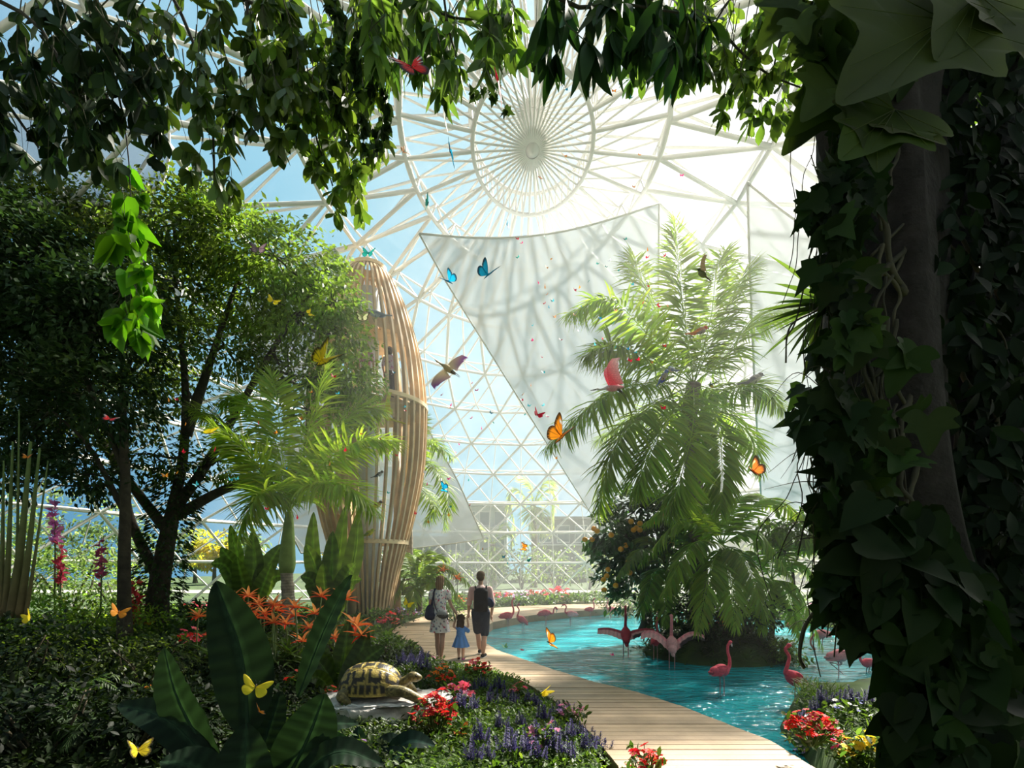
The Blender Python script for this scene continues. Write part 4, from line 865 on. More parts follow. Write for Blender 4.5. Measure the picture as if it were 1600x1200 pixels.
for lab, x, y, D, w_, h_, n, s, cl in (  # sunlit and deep shade ones carry that light in their leaf colour
    ('pale hedge shrub at the far corner of the shady garden', 20, 960, 17, 3.2, 2.4, 1500, .17, (.10, .16, .06)), ('sunlit shrub behind the pink ginger stalks', 110, 955, 18, 3.4, 2.6, 1600, .16, (.13, .19, .08)),
    ('rounded sunlit shrub touching the ivy clad trunk', 185, 965, 16.5, 2.6, 1.9, 1300, .15, (.12, .19, .05)), ('low yellow green shrub in front of the pink gingers', 120, 985, 12.5, 2.4, 1.0, 1300, .12, (.18, .25, .03)),
    ('low bright shrub at the reed stems', 40, 990, 12, 2.2, 1.0, 1100, .12, (.16, .27, .04)), ('low bright shrub between the thin dark trunk and the forked trunk', 205, 990, 12.5, 1.6, .8, 900, .11, (.17, .26, .03)),
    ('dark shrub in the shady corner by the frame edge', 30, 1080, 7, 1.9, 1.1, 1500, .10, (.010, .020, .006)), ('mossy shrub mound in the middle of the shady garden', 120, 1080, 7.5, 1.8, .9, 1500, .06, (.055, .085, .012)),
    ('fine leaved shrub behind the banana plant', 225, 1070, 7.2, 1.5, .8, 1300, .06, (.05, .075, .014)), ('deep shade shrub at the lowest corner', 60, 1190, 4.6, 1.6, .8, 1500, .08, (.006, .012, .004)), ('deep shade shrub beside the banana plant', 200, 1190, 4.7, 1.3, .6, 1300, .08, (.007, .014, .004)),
    ('leafy shrub at the root of the princess palm', 480, 1010, 10.5, 1.3, .6, 1000, .12, (.06, .10, .02)), ('dark shrub behind the orange lilies', 350, 985, 12.8, 1.6, 1.0, 900, .14, (.03, .055, .015)), ('shady shrub at the foot of the paddle leaved plant', 430, 985, 12.6, 1.8, .9, 900, .14, (.03, .05, .015)),
    ('low shrub where the boardwalk bends past the aviary', 595, 985, 16, 1.2, .6, 700, .12, (.05, .09, .025)), ('round shrub under the cycad palm', 690, 955, 20, 2.0, .9, 800, .16, (.06, .11, .03)),
    ('small round shrub where the boardwalk narrows by the tortoise', 613, 1032, 9.6, .8, .5, 900, .07, (.07, .12, .03)),
    ('low dark island shrub at the waterline', 1100, 1020, 12.1, 1.6, .9, 1000, .14, (.025, .045, .014)), ('dark island shrub below the middle areca palm', 1160, 1018, 12.2, 1.6, 1.1, 1000, .14, (.02, .04, .012)), ('bright grassy shrub at the island edge', 1225, 1030, 11.7, 1.0, .5, 900, .1, (.11, .17, .03)),
    ('dark shrub at the rear of the island', 1060, 1008, 13.4, 2.0, 1.3, 900, .16, (.03, .055, .015)), ('far bank shrub behind the island', 985, 955, 23, 3.0, 1.8, 900, .2, (.06, .10, .03)), ('far bank shrub beside the orange tree', 1060, 955, 22, 3.4, 2.0, 900, .2, (.08, .13, .04)), ('flowering bank shrub behind the standing pink flamingo', 1320, 975, 17.5, 2.2, 1.2, 900, .15, (.06, .10, .03)),
    ('far bank shrub with pale leaves beyond the small tree', 1230, 960, 20, 3.4, 1.9, 900, .19, (.10, .15, .05)), ('dark bank shrub against the massive trunk', 1400, 990, 15, 2.4, 1.8, 900, .17, (.03, .05, .02))):
    b = P(x, y, D); b[2] = on_land(b[0], b[1]) - .02
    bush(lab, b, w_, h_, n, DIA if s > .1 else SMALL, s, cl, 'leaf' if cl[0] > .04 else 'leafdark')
# greenery outside the dome
for i, (x, D, w_, h_, cl) in enumerate(((640, 40, 6, 3.6, (.11, .16, .06)), (705, 41, 5, 3.0, (.13, .18, .06)), (760, 40, 5, 3.4, (.10, .15, .05)), (815, 41, 5, 3.8, (.12, .17, .06)), (868, 40, 5, 3.2, (.10, .15, .05)), (920, 41, 5, 3.6, (.13, .18, .07)), (985, 40, 6, 4.2, (.12, .16, .06)), (1060, 42, 6, 5.0, (.12, .17, .07)), (1180, 40, 6, 4.0, (.13, .17, .07)), (1270, 41, 6, 3.6, (.12, .16, .07)))):
    b = P(x, 900, D + 3); b[2] = 0; bush('%s hedge bush outside the glass wall, %s' % (('grey green', 'yellowish')[i % 2], ('behind the cycad palm', 'behind the woman', 'behind the man', 'under the taller coconut palm', 'before the grey brown block', 'above the turquoise pool', 'beside the orange tree', 'behind the king palm trunk', 'behind the small tree', 'nearest the massive trunk')[i]), b, w_, h_, 700, DIA, .32, cl, group='hedge outside the dome')
for (x, D, r_, cl, lab) in ((335, 55, 30, (.42, .36, .03), 'yellow leaved tree outside the dome past the forked trunk'), (305, 60, 34, (.15, .2, .06), 'pale green tree outside the dome past the forked trunk'), (100, 50, 70, (.12, .17, .08), 'hazy tree outside the dome behind the pink gingers'), (10, 52, 80, (.10, .15, .08), 'hazy tree outside the dome at the garden edge'), (200, 56, 60, (.13, .18, .08), 'hazy tree outside the dome behind the ivy clad trunk'), (380, 58, 36, (.14, .2, .07), 'round green tree outside the dome behind the paddle leaved plant')):
    tree('outdoor_tree', lab, D, [[(x, 912), (x, 895), (x + 1, 880)]], [(x - r_ * .5, 885 - r_ * .5, r_ * .6, 1), (x + r_ * .5, 885 - r_ * .5, r_ * .6, 1), (x, 880 - r_, r_ * .7, 1)], 900, DIA, .012 * D, cl, .25)

# ------------------------------------------------------------------ ground cover
def cover(label, pts, size, col, tmpl=SMALL, mt='leaf', h=.12, k=5):
    n = len(pts); z = land(pts); pos = np.repeat(np.concatenate([pts, z[:, None]], 1), k, 0); pos[:, 2] += U(0, h, n * k); pos[:, :2] += RNG.normal(0, .05, (n * k, 2))
    mb = MB(); c = np.repeat(col if np.ndim(col) == 2 else jit(col, n, .3), k, 0); d = unit(sphere_dirs(n * k) * np.array((1, 1, .4)) + np.array((0, 0, .55)))
    scatter(mb, *tmpl, pos, frames(d, np.array((0, 0, 1.0)) + .4 * sphere_dirs(n * k)), size * U(.6, 1.3, n * k), c)
    o = mb.build('undergrowth', M[mt]); tag(o, label, 'ground cover', kind='stuff'); return o
def region(n, x0, x1, y0, y1, f=None):
    p = np.stack([U(x0, x1, n), U(y0, y1, n)], 1); ok = (sdf(BOARD, p) > .06) & (sdf(POND, p) > .12)
    if f is not None: ok &= f(p)
    return p[ok]
p = region(12000, -2.6, 2.4, 3.9, 11.5); lum = np.where(p[:, 0] < -1.0 + (p[:, 1] - 5) * .02, .40, 1.0)[:, None]; cover('low leafy ground cover between the tortoise and the boardwalk', p, .055, np.clip(jit((.085, .145, .025), len(p), .3) * lum, 0, 1))  # left part coloured darker in place of foreground shade
p = region(5000, -8, -2.2, 4.2, 11.0); cover('shaded ground cover of the dark garden corner', p, .085, np.clip(jit((.011, .020, .005), len(p), .5, .12), 0, 1), mt='leafdark')  # shade of this corner is put into the near-black leaf colour
p = region(5000, -15, -2, 11, 22); cover('ground cover under the broadleaf trees', p, .16, (.06, .10, .022), h=.2)
p = region(3500, -4, 8, 21, 31); cover('green border along the far boardwalk', p, .20, (.07, .12, .03), h=.35)
p = region(3500, 1.2, 4.5, 3.5, 9.5); cover('grass tuft carpet on the bank below the massive trunk', p, .13, (.085, .14, .03), leaf_t(.10, .2, .2, 3), h=.05)
p = ISLE + RNG.normal(0, .75, (1500, 2)); cover('greenery carpeting the pond island', p, .22, (.035, .06, .015), leaf_t(.14, .2, .3, 3), h=.15)
p = region(3500, 4, 16, 9, 22); cover('ground cover on the far bank behind the massive trunk', p, .16, (.07, .11, .03), h=.2)

for x, y, D, col, lab in ((110, 1120, 6.2, (.05, .09, .02), 'fern arching in the middle of the dark garden corner'), (235, 1035, 7.6, (.07, .11, .025), 'fern in the half shade behind the banana plant'), (35, 1060, 7.0, (.06, .10, .02), 'fern at the shaded garden edge under the reeds'), (160, 1185, 4.9, (.025, .05, .014), 'dark fern at the lowest edge beside the banana plant'), (20, 1165, 5.0, (.02, .04, .012), 'dark fern in the lowest garden corner')):
    b = P(x, y, D); b[2] = on_land(b[0], b[1]); r = thing('fern', b, lab, 'fern')
    for i in range(9):
        a = i * .7 + U(-.2, .2); l = U(.45, .7); d = np.array((math.cos(a), math.sin(a), 0)); frond(r, [b, b + d * l * .45 + np.array((0, 0, l * .6)), b + d * l + np.array((0, 0, l * .35))], 30, .16, col, FRW, 'leaf' if col[0] > .04 else 'leafdark', .006, .1)
# ------------------------------------------------------------------ flowers
def blossom_mesh(name, col, n=5, r=.05, cup=.35, eye=(.8, .6, .1), w=.7):
    mb = MB(); a = np.arange(n) / n * 2 * PI; d = np.stack([np.cos(a), np.sin(a), np.full(n, cup)], 1)
    scatter(mb, *leaf_t(w, .15, .25, 4, .6), np.zeros((n, 3)), frames(d), r, jit(col, n, .12, .04)); ball(mb, (0, 0, .1 * r), r * .18, col=eye, nu=6, nv=4)
    return mb.data(name, M['petal'])
BLS = {k: blossom_mesh('blossom', c, *r) for k, (c, r) in {
    'red': ((.80, .03, .025), (5, .042)), 'crimson': ((.50, .01, .02), (6, .045)), 'pink': ((.85, .28, .50), (5, .04)), 'rose': ((.85, .12, .2), (6, .055)), 'orange': ((.90, .22, .03), (5, .04)),
    'lilac': ((.60, .35, .75), (5, .035)), 'white': ((.85, .85, .8), (6, .035)), 'yellow': ((.85, .65, .04), (8, .045)), 'magenta': ((.75, .06, .42), (5, .05)), 'blue': ((.25, .28, .70), (5, .03))}.items()}
def flower_plant(label, base, h, w, kinds, nb, col=(.05, .09, .02), leaf=.09, group=None, name='flowering_plant', bs=1.0, nl=120, tall=.55):
    base = np.asarray(base, float); r = thing(name, base, label, 'flower', group)
    st = MB(); lf = MB(); bl = []
    for i in range(nb):
        a, q = U(0, 2 * PI), math.sqrt(U(0, 1)); p = base + np.array((math.cos(a) * q * w / 2, math.sin(a) * q * w / 2, h * (1 - .35 * q * q) * U(tall, 1.0)))
        tube(st, curve([base + (p - base) * np.array((.2, .2, 0)), base + (p - base) * np.array((.6, .6, .5)), p], 6), .004, 3, (.08, .13, .03), cap=False); bl.append(p)
    k = nl; a = U(0, 2 * PI, k); q = np.sqrt(U(0, 1, k)) * w * .52; pos = base + np.stack([np.cos(a) * q, np.sin(a) * q, U(0, .75, k) * h], 1)
    leaves_at(lf, SMALL, pos, leaf, col, .1, unit(sphere_dirs(k) + np.array((0, 0, .4))))
    st.build('stem', M['barksmooth'], r); lf.build('foliage', M['leaf'], r)
    for p in bl:
        o = link('blossom', BLS[kinds[int(U(0, len(kinds)))]], r); o.location = tuple(p - base); o.rotation_euler = (U(-.6, .9), U(-.6, .6), U(0, 6)); o.scale = (bs * U(.75, 1.25),) * 3
    return r
for x, y, h, w_, kinds, nb, bs, lab in (
    (746, 1062, .34, .42, ['red', 'rose'], 30, 1.0, 'vivid red flowers beside the boardwalk below the striding man'), (690, 1086, .42, .44, ['red', 'orange'], 26, 1.1, 'bright red flowers just in front of the tortoise'), (714, 1108, .34, .44, ['rose', 'pink'], 24, 1.15, 'coral pink flowers between the rock and the purple spikes'),
    (680, 1152, .50, .50, ['crimson', 'red'], 60, 1.0, 'deep crimson flowers cascading below the white rock'), (1005, 1235, .44, .40, ['red', 'crimson'], 34, 1.05, 'red flowers alone at the near edge of the boardwalk'), (1268, 1165, .34, .46, ['red', 'crimson'], 60, 1.0, 'dense red flowers on the bank beside the pond'),
    (893, 1136, .34, .34, ['pink', 'lilac'], 16, .95, 'pink flowers leaning over the boardwalk'), (846, 1180, .34, .36, ['pink', 'lilac'], 18, 1.0, 'mauve pink flowers among the darkest purple spikes'), (812, 1098, .3, .3, ['pink', 'rose'], 12, .8, 'small rose pink flowers behind the purple spikes'), (722, 1160, .2, .2, ['orange'], 6, .9, 'little orange flowers below the crimson cascade'),
    (680, 1046, .28, .34, ['pink', 'white'], 20, .7, 'pale pink flowers by the woman\'s feet'), (600, 1030, .3, .5, ['pink', 'white'], 18, .8, 'pale pink flowers behind the tortoise shell'), (1300, 1175, .26, .36, ['magenta', 'orange'], 16, 1.0, 'magenta flowers at the foot of the pond bank'), (1262, 1190, .24, .3, ['blue', 'lilac'], 18, .9, 'blue violet flowers at the near corner of the pond bank'),
    (1362, 1190, .3, .4, ['yellow', 'white'], 16, 1.1, 'yellow flowers with white tufts beside the massive trunk'), (1335, 1200, .2, .3, ['yellow'], 8, 1.0, 'low yellow flowers at the bottom of the pond bank'), (520, 1100, .25, .3, ['red'], 14, .9, 'red flowers creeping onto the near end of the white rock'), (465, 1080, .3, .3, ['red'], 10, .9, 'red flowers between the two banana leaves'),
    (545, 1185, .2, .4, ['lilac'], 14, .9, 'lilac daisies in the shade under the strap leaved plant'), (535, 1125, .2, .3, ['crimson'], 10, .8, 'dark red flowers in the shade below the white rock'), (300, 1020, .5, .7, ['red', 'rose'], 26, 1.3, 'red flowers behind the tallest banana leaf'), (310, 960, .6, 1.0, ['crimson', 'rose'], 26, 1.6, 'crimson flowers at the roots of the forked trunk'),
    (480, 1030, .4, .7, ['pink', 'white'], 24, 1.1, 'white and pink flowers under the orange lilies'), (240, 1100, .3, .35, ['orange', 'red'], 12, 1.0, 'orange red flowers in the dark behind the banana plant'), (613, 985, .55, .9, ['red', 'rose'], 34, 1.5, 'red flowers at the foot of the timber aviary'), (628, 972, .5, 1.1, ['pink', 'lilac'], 30, 1.5, 'pink flowers where the boardwalk passes the aviary'),
    (640, 968, .5, 1.0, ['lilac', 'blue'], 34, 1.5, 'blue lilac flowers edging the boardwalk between the aviary and the woman'), (725, 950, .6, 1.2, ['red', 'orange'], 30, 1.7, 'orange red flowers between the woman and the man'), (780, 944, .7, 1.6, ['red', 'rose'], 30, 2.0, 'red flowers just past the backpack'), (800, 944, .6, 1.8, ['blue', 'lilac'], 34, 2.0, 'violet flowers along the far boardwalk edge'), (835, 942, .8, 1.6, ['red', 'pink'], 26, 2.2, 'red pink flowers in the middle of the far border'),
    (868, 941, .9, 1.8, ['red', 'rose'], 26, 2.4, 'red flowers nearest the turquoise pool'), (815, 940, .6, 1.6, ['lilac', 'pink'], 26, 2.2, 'lilac flowers at the foot of the far glass wall'), (1120, 1005, .8, .9, ['red'], 14, 1.6, 'red flowers deep in the island thicket'), (1290, 965, .8, 1.6, ['pink', 'white'], 40, 1.8, 'pink flowers on the far bank beside the massive trunk'), (1325, 968, .8, 1.4, ['rose', 'red'], 30, 1.8, 'rosy red flowers on the far bank half hidden by ivy'),
    (1330, 1130, .3, .6, ['white', 'blue'], 14, .8, 'pale flower tufts on the bank behind the red flowers'), (215, 990, .5, .8, ['orange', 'yellow'], 16, 1.8, 'orange yellow flowers in the sun beside the forked trunk'), (1020, 975, .9, 1.0, ['pink', 'red'], 14, 1.8, 'pink flowers beneath the orange tree')):
    flower_plant(lab, ground_pt(x, y), h, w_, kinds, nb, bs=bs)
# purple salvia: one plant with its spikes, then copies
SP = MB(); t = np.repeat(np.linspace(0, 1, 16), 7); a = U(0, 2 * PI, len(t)); pos = np.stack([np.cos(a) * .018 * (1.1 - t), np.sin(a) * .018 * (1.1 - t), .08 + .19 * t], 1)
scatter(SP, *SMALL, pos, frames(np.stack([np.cos(a), np.sin(a), .7 + 0 * a], 1)), .035 * (1.15 - .6 * t), jit((.055, .042, .17), len(t), .3, .12)); tube(SP, [(0, 0, 0), (0, 0, .27)], .004, 4, (.07, .1, .04)); SPm = SP.data('flower_spike', M['petal'])
sv = thing('salvia', (0, 0, -5), 'x', 'flower'); mb = MB(); k = 60; a = U(0, 2 * PI, k); q = np.sqrt(U(0, 1, k)) * .13; leaves_at(mb, SMALL, np.stack([np.cos(a) * q, np.sin(a) * q, U(0, .14, k)], 1), .07, (.045, .085, .02), .1, unit(sphere_dirs(k) + np.array((0, 0, .4))))
mb.build('foliage', M['leaf'], sv, world=False)
for i in range(5):
    o = link('flower_spike', SPm, sv); o.location = (U(-.09, .09), U(-.09, .09), U(.02, .09)); o.rotation_euler = (U(-.25, .25), U(-.25, .25), U(0, 6)); o.scale = (U(.8, 1.2),) * 3
freeze(sv)
near_px = [(735, 1205), (765, 1200), (790, 1195), (815, 1190), (840, 1200), (868, 1190), (892, 1195), (915, 1185), (750, 1175), (800, 1168), (830, 1172), (860, 1165), (886, 1168), (910, 1160), (928, 1168), (780, 1150), (815, 1145), (850, 1138), (870, 1125), (905, 1140), (935, 1185), (945, 1195)]
mid_px = [(728, 1085), (742, 1090), (756, 1085), (768, 1095), (780, 1088), (793, 1102), (806, 1110), (770, 1110), (826, 1108), (838, 1112), (715, 1120), (735, 1122), (655, 1052), (668, 1056), (645, 1046), (632, 1048), (660, 1040), (622, 1050)]
bank_px = [(1290, 1112), (1308, 1110), (1330, 1108), (1352, 1112), (1250, 1150), (1276, 1122)]
first = True
for lst, lab, grp in ((near_px, 'deep violet salvia spikes in the shade along the near boardwalk edge', 'violet salvia along the near boardwalk edge'), (mid_px, 'lavender salvia spikes in the sun between the tortoise and the boardwalk bend', 'lavender salvia in the sunny bed'), (bank_px, 'small dark salvia spikes on the pond bank by the massive trunk', 'dark salvia on the pond bank')):
    for x, y in lst:
        g = ground_pt(x, y); s_ = U(.6, .95)
        if first: o = sv; o.location = tuple(g); o.scale = (s_,) * 3; o['label'] = lab; o['group'] = grp; first = False
        else: dup(sv, g, (0, 0, U(0, 6)), s_, lab, grp)
# orange star lilies (guzmania heads on stalks)
def lily(x, y, yb, D, size, label):
    b = P(x + U(-6, 6), yb, D); b[2] = on_land(b[0], b[1]); t = P(x, y, D); r = thing('orange_bromeliad', b, label, 'flower')
    mb = MB(); tube(mb, curve([b, (b + t) / 2 + U(-.04, .04, 3), t], 8), .012, 5, (.14, .2, .06)); mb.build('stem', M['barksmooth'], r)
    mb = MB(); n = 11; a = np.arange(n) * 2.4 + U(0, 6); e = np.linspace(-.05, 1.2, n); d = np.stack([np.cos(a) * np.cos(e), np.sin(a) * np.cos(e), np.sin(e)], 1)
    colr = np.array((.85, .05, .012)) * (1 - np.linspace(0, 1, n)[:, None]) + np.array((.98, .42, .12)) * np.linspace(0, 1, n)[:, None]
    scatter(mb, *leaf_t(.2, .4, .25, 6, .4), np.repeat(t[None], n, 0), frames(d), size * U(.7, 1.1, n), colr); mb.build('bract', M['petal'], r)
    mb = MB(); n = 12; a = U(0, 2 * PI, n); e = U(.5, 1.3, n); d = np.stack([np.cos(a) * np.cos(e), np.sin(a) * np.cos(e), np.sin(e)], 1)
    scatter(mb, *leaf_t(.09, .3, .45, 7, .4), np.repeat(b[None], n, 0), frames(d), U(.45, .8, n), jit((.07, .12, .025), n, .2)); mb.build('foliage', M['leafglossy'], r)
LP_ = [(310, 965), (362, 937), (388, 933), (377, 950), (386, 958), (397, 967), (413, 961), (428, 947), (433, 955), (428, 974), (447, 976), (461, 950), (460, 963), (493, 960), (483, 982), (502, 933), (523, 998), (473, 1003), (345, 950), (405, 945)]
order = sorted(range(len(LP_)), key=lambda i: LP_[i][0])
ordn = ['first', 'second', 'third', 'fourth', 'fifth', 'sixth', 'seventh', 'eighth', 'ninth', 'tenth', 'eleventh', 'twelfth', 'thirteenth', 'fourteenth', 'fifteenth', 'sixteenth', 'seventeenth', 'eighteenth', 'nineteenth', 'twentieth', 'twenty first', 'twenty second', 'twenty third', 'twenty fourth', 'twenty fifth']
for k, i in enumerate(order):
    x, y = LP_[i]; lily(x, y, y + 60, 9.0 + U(-.6, .8), .26, 'orange star bromeliad, %s along the row from the forked trunk to the aviary' % ordn[k])
lily(557, 980, 1040, 7.6, .34, 'large glowing orange bromeliad beside the aviary foot'); lily(566, 995, 1045, 7.4, .28, 'orange yellow bromeliad just below the largest one'); lily(541, 938, 1030, 8.2, .28, 'red orange bromeliad against the tilted banana leaf')
for x, y, D, lab in ((692, 892, 18.0, 'tall red orange heliconia just above the woman\'s head'), (714, 905, 18.2, 'red heliconia between the woman and the man'), (1040, 930, 14.6, 'pink heliconia beneath the orange tree')): lily(x, y, 950, D, .32, lab)
# ------------------------------------------------------------------ animals and people
from mathutils import kdtree, noise
def near_col(mb):
    V = np.concatenate(mb.v); C = np.concatenate(mb.c); kd = kdtree.KDTree(len(V))
    for i, v in enumerate(V): kd.insert(v, i)
    kd.balance()
    return lambda X: np.array([C[kd.find(x)[1]] for x in X])
def limb(mb, pts, rad, col, n=10, m=14):
    c = curve(pts, m); r = np.interp(np.linspace(0, 1, m), np.linspace(0, 1, len(rad)), rad); tube(mb, c, r, n, col)
    ball(mb, c[0], r[0] * .98, col=col, nu=8, nv=6); ball(mb, c[-1], r[-1] * .98, col=col, nu=8, nv=6)
# ---- flamingos: local frame, beak towards +X, feet at z = 0
def flamingo(name, neck, body_tilt=.15, legs=((.0, .05), (.03, -.05)), col=(.78, .10, .13), pale=None, wings=None, bend=None, beak_dir=(.5, 0, -.9), ruffle=False):
    r = thing(name, (0, 0, 0), 'x', 'flamingo'); mb = MB(); col = np.array(col); pc = np.array(pale) if pale is not None else col
    R = roty(body_tilt); bc = np.array((0, 0, .72))
    ball(mb, bc, (.22, .135, .155), R, pc, 20, 14); ball(mb, bc + R @ np.array((-.15, 0, -.01)), (.18, .10, .105), R, pc, 14, 10); ball(mb, bc + R @ np.array((-.28, 0, -.06)), (.11, .05, .045), R, pc * .8, 12, 8)
    ball(mb, bc + R @ np.array((.13, 0, .03)), (.11, .085, .09), R, col, 12, 8)
    nk = [bc + R @ np.array((.14, 0, .03))] + [np.array((q[0], q[2] if len(q) > 2 else 0, q[1])) for q in neck]
    limb(mb, nk, [.072, .045, .037, .034, .033, .036], col, 9, 26)
    h = nk[-1]; ball(mb, h, (.056, .042, .044), col=col, nu=10, nv=8); bd = unit(np.array(beak_dir))
    limb(mb, [h + bd * .03, h + bd * .075 + np.array((.008, 0, 0)), h + bd * .10 + np.array((0, 0, -.012))], [.026, .022, .018], (.85, .75, .70), 8, 6); limb(mb, [h + bd * .10 + np.array((0, 0, -.012)), h + bd * .14 + np.array((-.008, 0, -.03))], [.018, .008], (.02, .02, .02), 8, 5)
    for i, (lx, ly) in enumerate(legs):
        if bend == i:
            limb(mb, [bc + np.array((-.02, ly, -.08)), (lx - .04, ly, .50), (lx - .30, ly, .56), (lx - .05, ly, .34), (lx + .02, ly, .28)], [.040, .017, .014, .013, .012], (.60, .32, .34), 7, 26); continue
        limb(mb, [bc + np.array((-.02, ly, -.08)), (lx, ly, .52), (lx + .012, ly, .36), (lx, ly, .02)], [.045, .018, .013, .012], (.62, .28, .30), 7, 16); ball(mb, (lx + .005, ly, .36), .019, col=(.5, .2, .22), nu=8, nv=6)
        limb(mb, [(lx, ly, .012), (lx + .08, ly, .008)], [.012, .010], (.5, .22, .24), 6, 4)
    body = melt('body', mb, .0085, near_col(mb), M['feather'], 3, r)
    for s in (-1, 1):
        mb = MB()
        if wings:
            n, m = 16, 9; t = np.linspace(0, 1, n); u = np.linspace(0, 1, m); base = bc + R @ np.array((.05, s * .08, .06))
            ln = base + np.stack([-.04 * t, s * .62 * t, wings * (.22 * np.sin(PI * t * .8)) + .02 * t], 1); ch = .26 * (1 - .35 * t) * (1 + .06 * np.sin(t * 60))
            X = ln[:, None] + ch[:, None, None] * u[None, :, None] * np.array((-.55, s * .10, -.8))[None, None]
            C = np.where((u[None, :, None] > .55) & (t[:, None, None] > .12) & (s < 0), np.array((.05, .035, .04)), np.where(u[None, :, None] < .3, col * 1.0, np.array((.85, .42, .42)))); C = np.broadcast_to(C, X.shape) * (1 + .18 * np.sin(t * 55))[:, None, None]
            grid(mb, X, np.clip(C, 0, 1))
        else:
            for k in range(9):          # folded wing: overlapping long feathers
                f = k / 8; p = bc + R @ np.array((.12 - .10 * f, s * (.132 - .012 * abs(f - .5)), .105 - .13 * f)); d = R @ np.array((-1, -s * .12, -.10 - .25 * f + (.5 * f if ruffle else 0)))
                scatter(mb, *leaf_t(.24, .05, .12, 6, .4), [p], frames([d], (0, s, .25)), .34 + .06 * math.sin(k * 2), [np.clip(pc * (1.1 - .25 * (k % 2)), 0, 1)])
        mb.build('wing', M['feather'], r, world=False)
    return freeze(r)
S_UP = [(.24, .80), (.25, .98), (.20, 1.14), (.20, 1.30), (.27, 1.38)]
PK, PALE = (.86, .11, .16), (.88, .30, .33)
protos = {
    'up': flamingo('flamingo', S_UP, .10, col=PK), 'back': flamingo('flamingo', [(.20, .84), (.15, 1.02), (.12, 1.18), (.20, 1.33), (.12, 1.42)], -.55, ((-.12, .05), (-.04, -.05)), PK, beak_dir=(-.75, 0, .6), ruffle=True),
    'hook': flamingo('flamingo', [(.28, .68), (.38, .76), (.36, .92), (.42, 1.03), (.52, 1.00)], .02, col=PK, pale=PALE, bend=1, beak_dir=(.75, 0, -.65)),
    'curl': flamingo('flamingo', [(.26, .70), (.36, .72), (.38, .86), (.46, .98), (.52, .90)], .0, col=PK, beak_dir=(-.1, 0, -1)), 'pale': flamingo('flamingo', [(.26, .78), (.26, .92), (.22, 1.05), (.28, 1.15), (.38, 1.14)], .05, col=PK, pale=PALE, beak_dir=(.7, 0, -.7)),
    'spread': flamingo('flamingo', [(.16, .86), (.12, 1.02), (.10, 1.18), (.10, 1.32), (.16, 1.36)], -.5, ((0, .06), (0, -.06)), PALE, pale=(.80, .40, .40), wings=1.0), 'darkspread': flamingo('flamingo', [(.16, .86), (.12, 1.02), (.10, 1.18), (.10, 1.36), (.16, 1.40)], -.6, ((0, .06), (0, -.06)), (.50, .045, .075), wings=.35), 'feed': flamingo('flamingo', [(.26, .68), (.36, .56), (.38, .40), (.32, .28), (.26, .2)], .1, col=(.80, .18, .14), pale=PALE, beak_dir=(-.5, 0, -.8))}
used = set()
FL = [('up', 1127, 1084, 1003, 20, 'pink flamingo standing upright closest to the boardwalk, looking toward the vine covered trunk'), ('back', 1242, 1102, 1006, 180, 'flamingo with raised head and ruffled wing beside the flower bank'), ('hook', 1312, 1060, 1003, 0, 'pale pink flamingo with a lifted leg close to the vine covered trunk'),
      ('spread', 1050, 1044, 962, 78, 'pale flamingo with both wings spread in the misty sunbeam'), ('darkspread', 978, 1026, 948, 82, 'dark red flamingo with half open wings at the island side facing the boardwalk'), ('up', 1024, 1030, 966, 60, 'hazy flamingo standing behind the one with spread wings'),
      ('up', 793, 984, 935, 20, 'rosy flamingo nearest the man with the backpack'), ('back', 815, 987, 943, 180, 'flamingo with its back turned beside the rosy one'), ('curl', 852, 977, 948, 0, 'flamingo curling its neck to face its paler neighbour'), ('pale', 892, 977, 944, 180, 'pale feathered flamingo facing the one with the curled neck'),
      ('up', 922, 966, 935, 0, 'distant faint flamingo by the far boardwalk end'), ('up', 955, 967, 934, 180, 'distant flamingo in front of the orange tree'), ('curl', 1238, 991, 967, 0, 'small flamingo half hidden behind the island palm fronds'), ('feed', 1284, 1016, 985, 180, 'flamingo dipping its head into the water behind the one with a lifted leg'), ('up', 1357, 1050, 1004, 170, 'flamingo nearly hidden by the ivy of the massive trunk')]
HT = {'up': 1.40, 'back': 1.45, 'hook': 1.05, 'curl': 1.0, 'pale': 1.18, 'spread': 1.38, 'darkspread': 1.42, 'feed': .84}
for kd_, x, yb, yt, rz, lab in FL:
    g = G(x, yb, WZ); seen = (yb - yt) / F * g[1]; s_ = 1.0
    # the water hides part of the legs: keep the bird near life size and sink the rest
    full = HT[kd_]; s_ = min(1.0, max(.62, seen / (full - .16)));  zoff = WZ + seen - full * s_
    zoff = min(max(zoff, WZ - .42), WZ - .02); o = protos[kd_]
    pos = (g[0], g[1], zoff)
    if kd_ in used: dup(o, pos, (0, 0, math.radians(rz)), s_, lab)
    else: o.location = pos; o.rotation_euler = (0, 0, math.radians(rz)); o.scale = (s_,) * 3; o['label'] = lab; used.add(kd_)

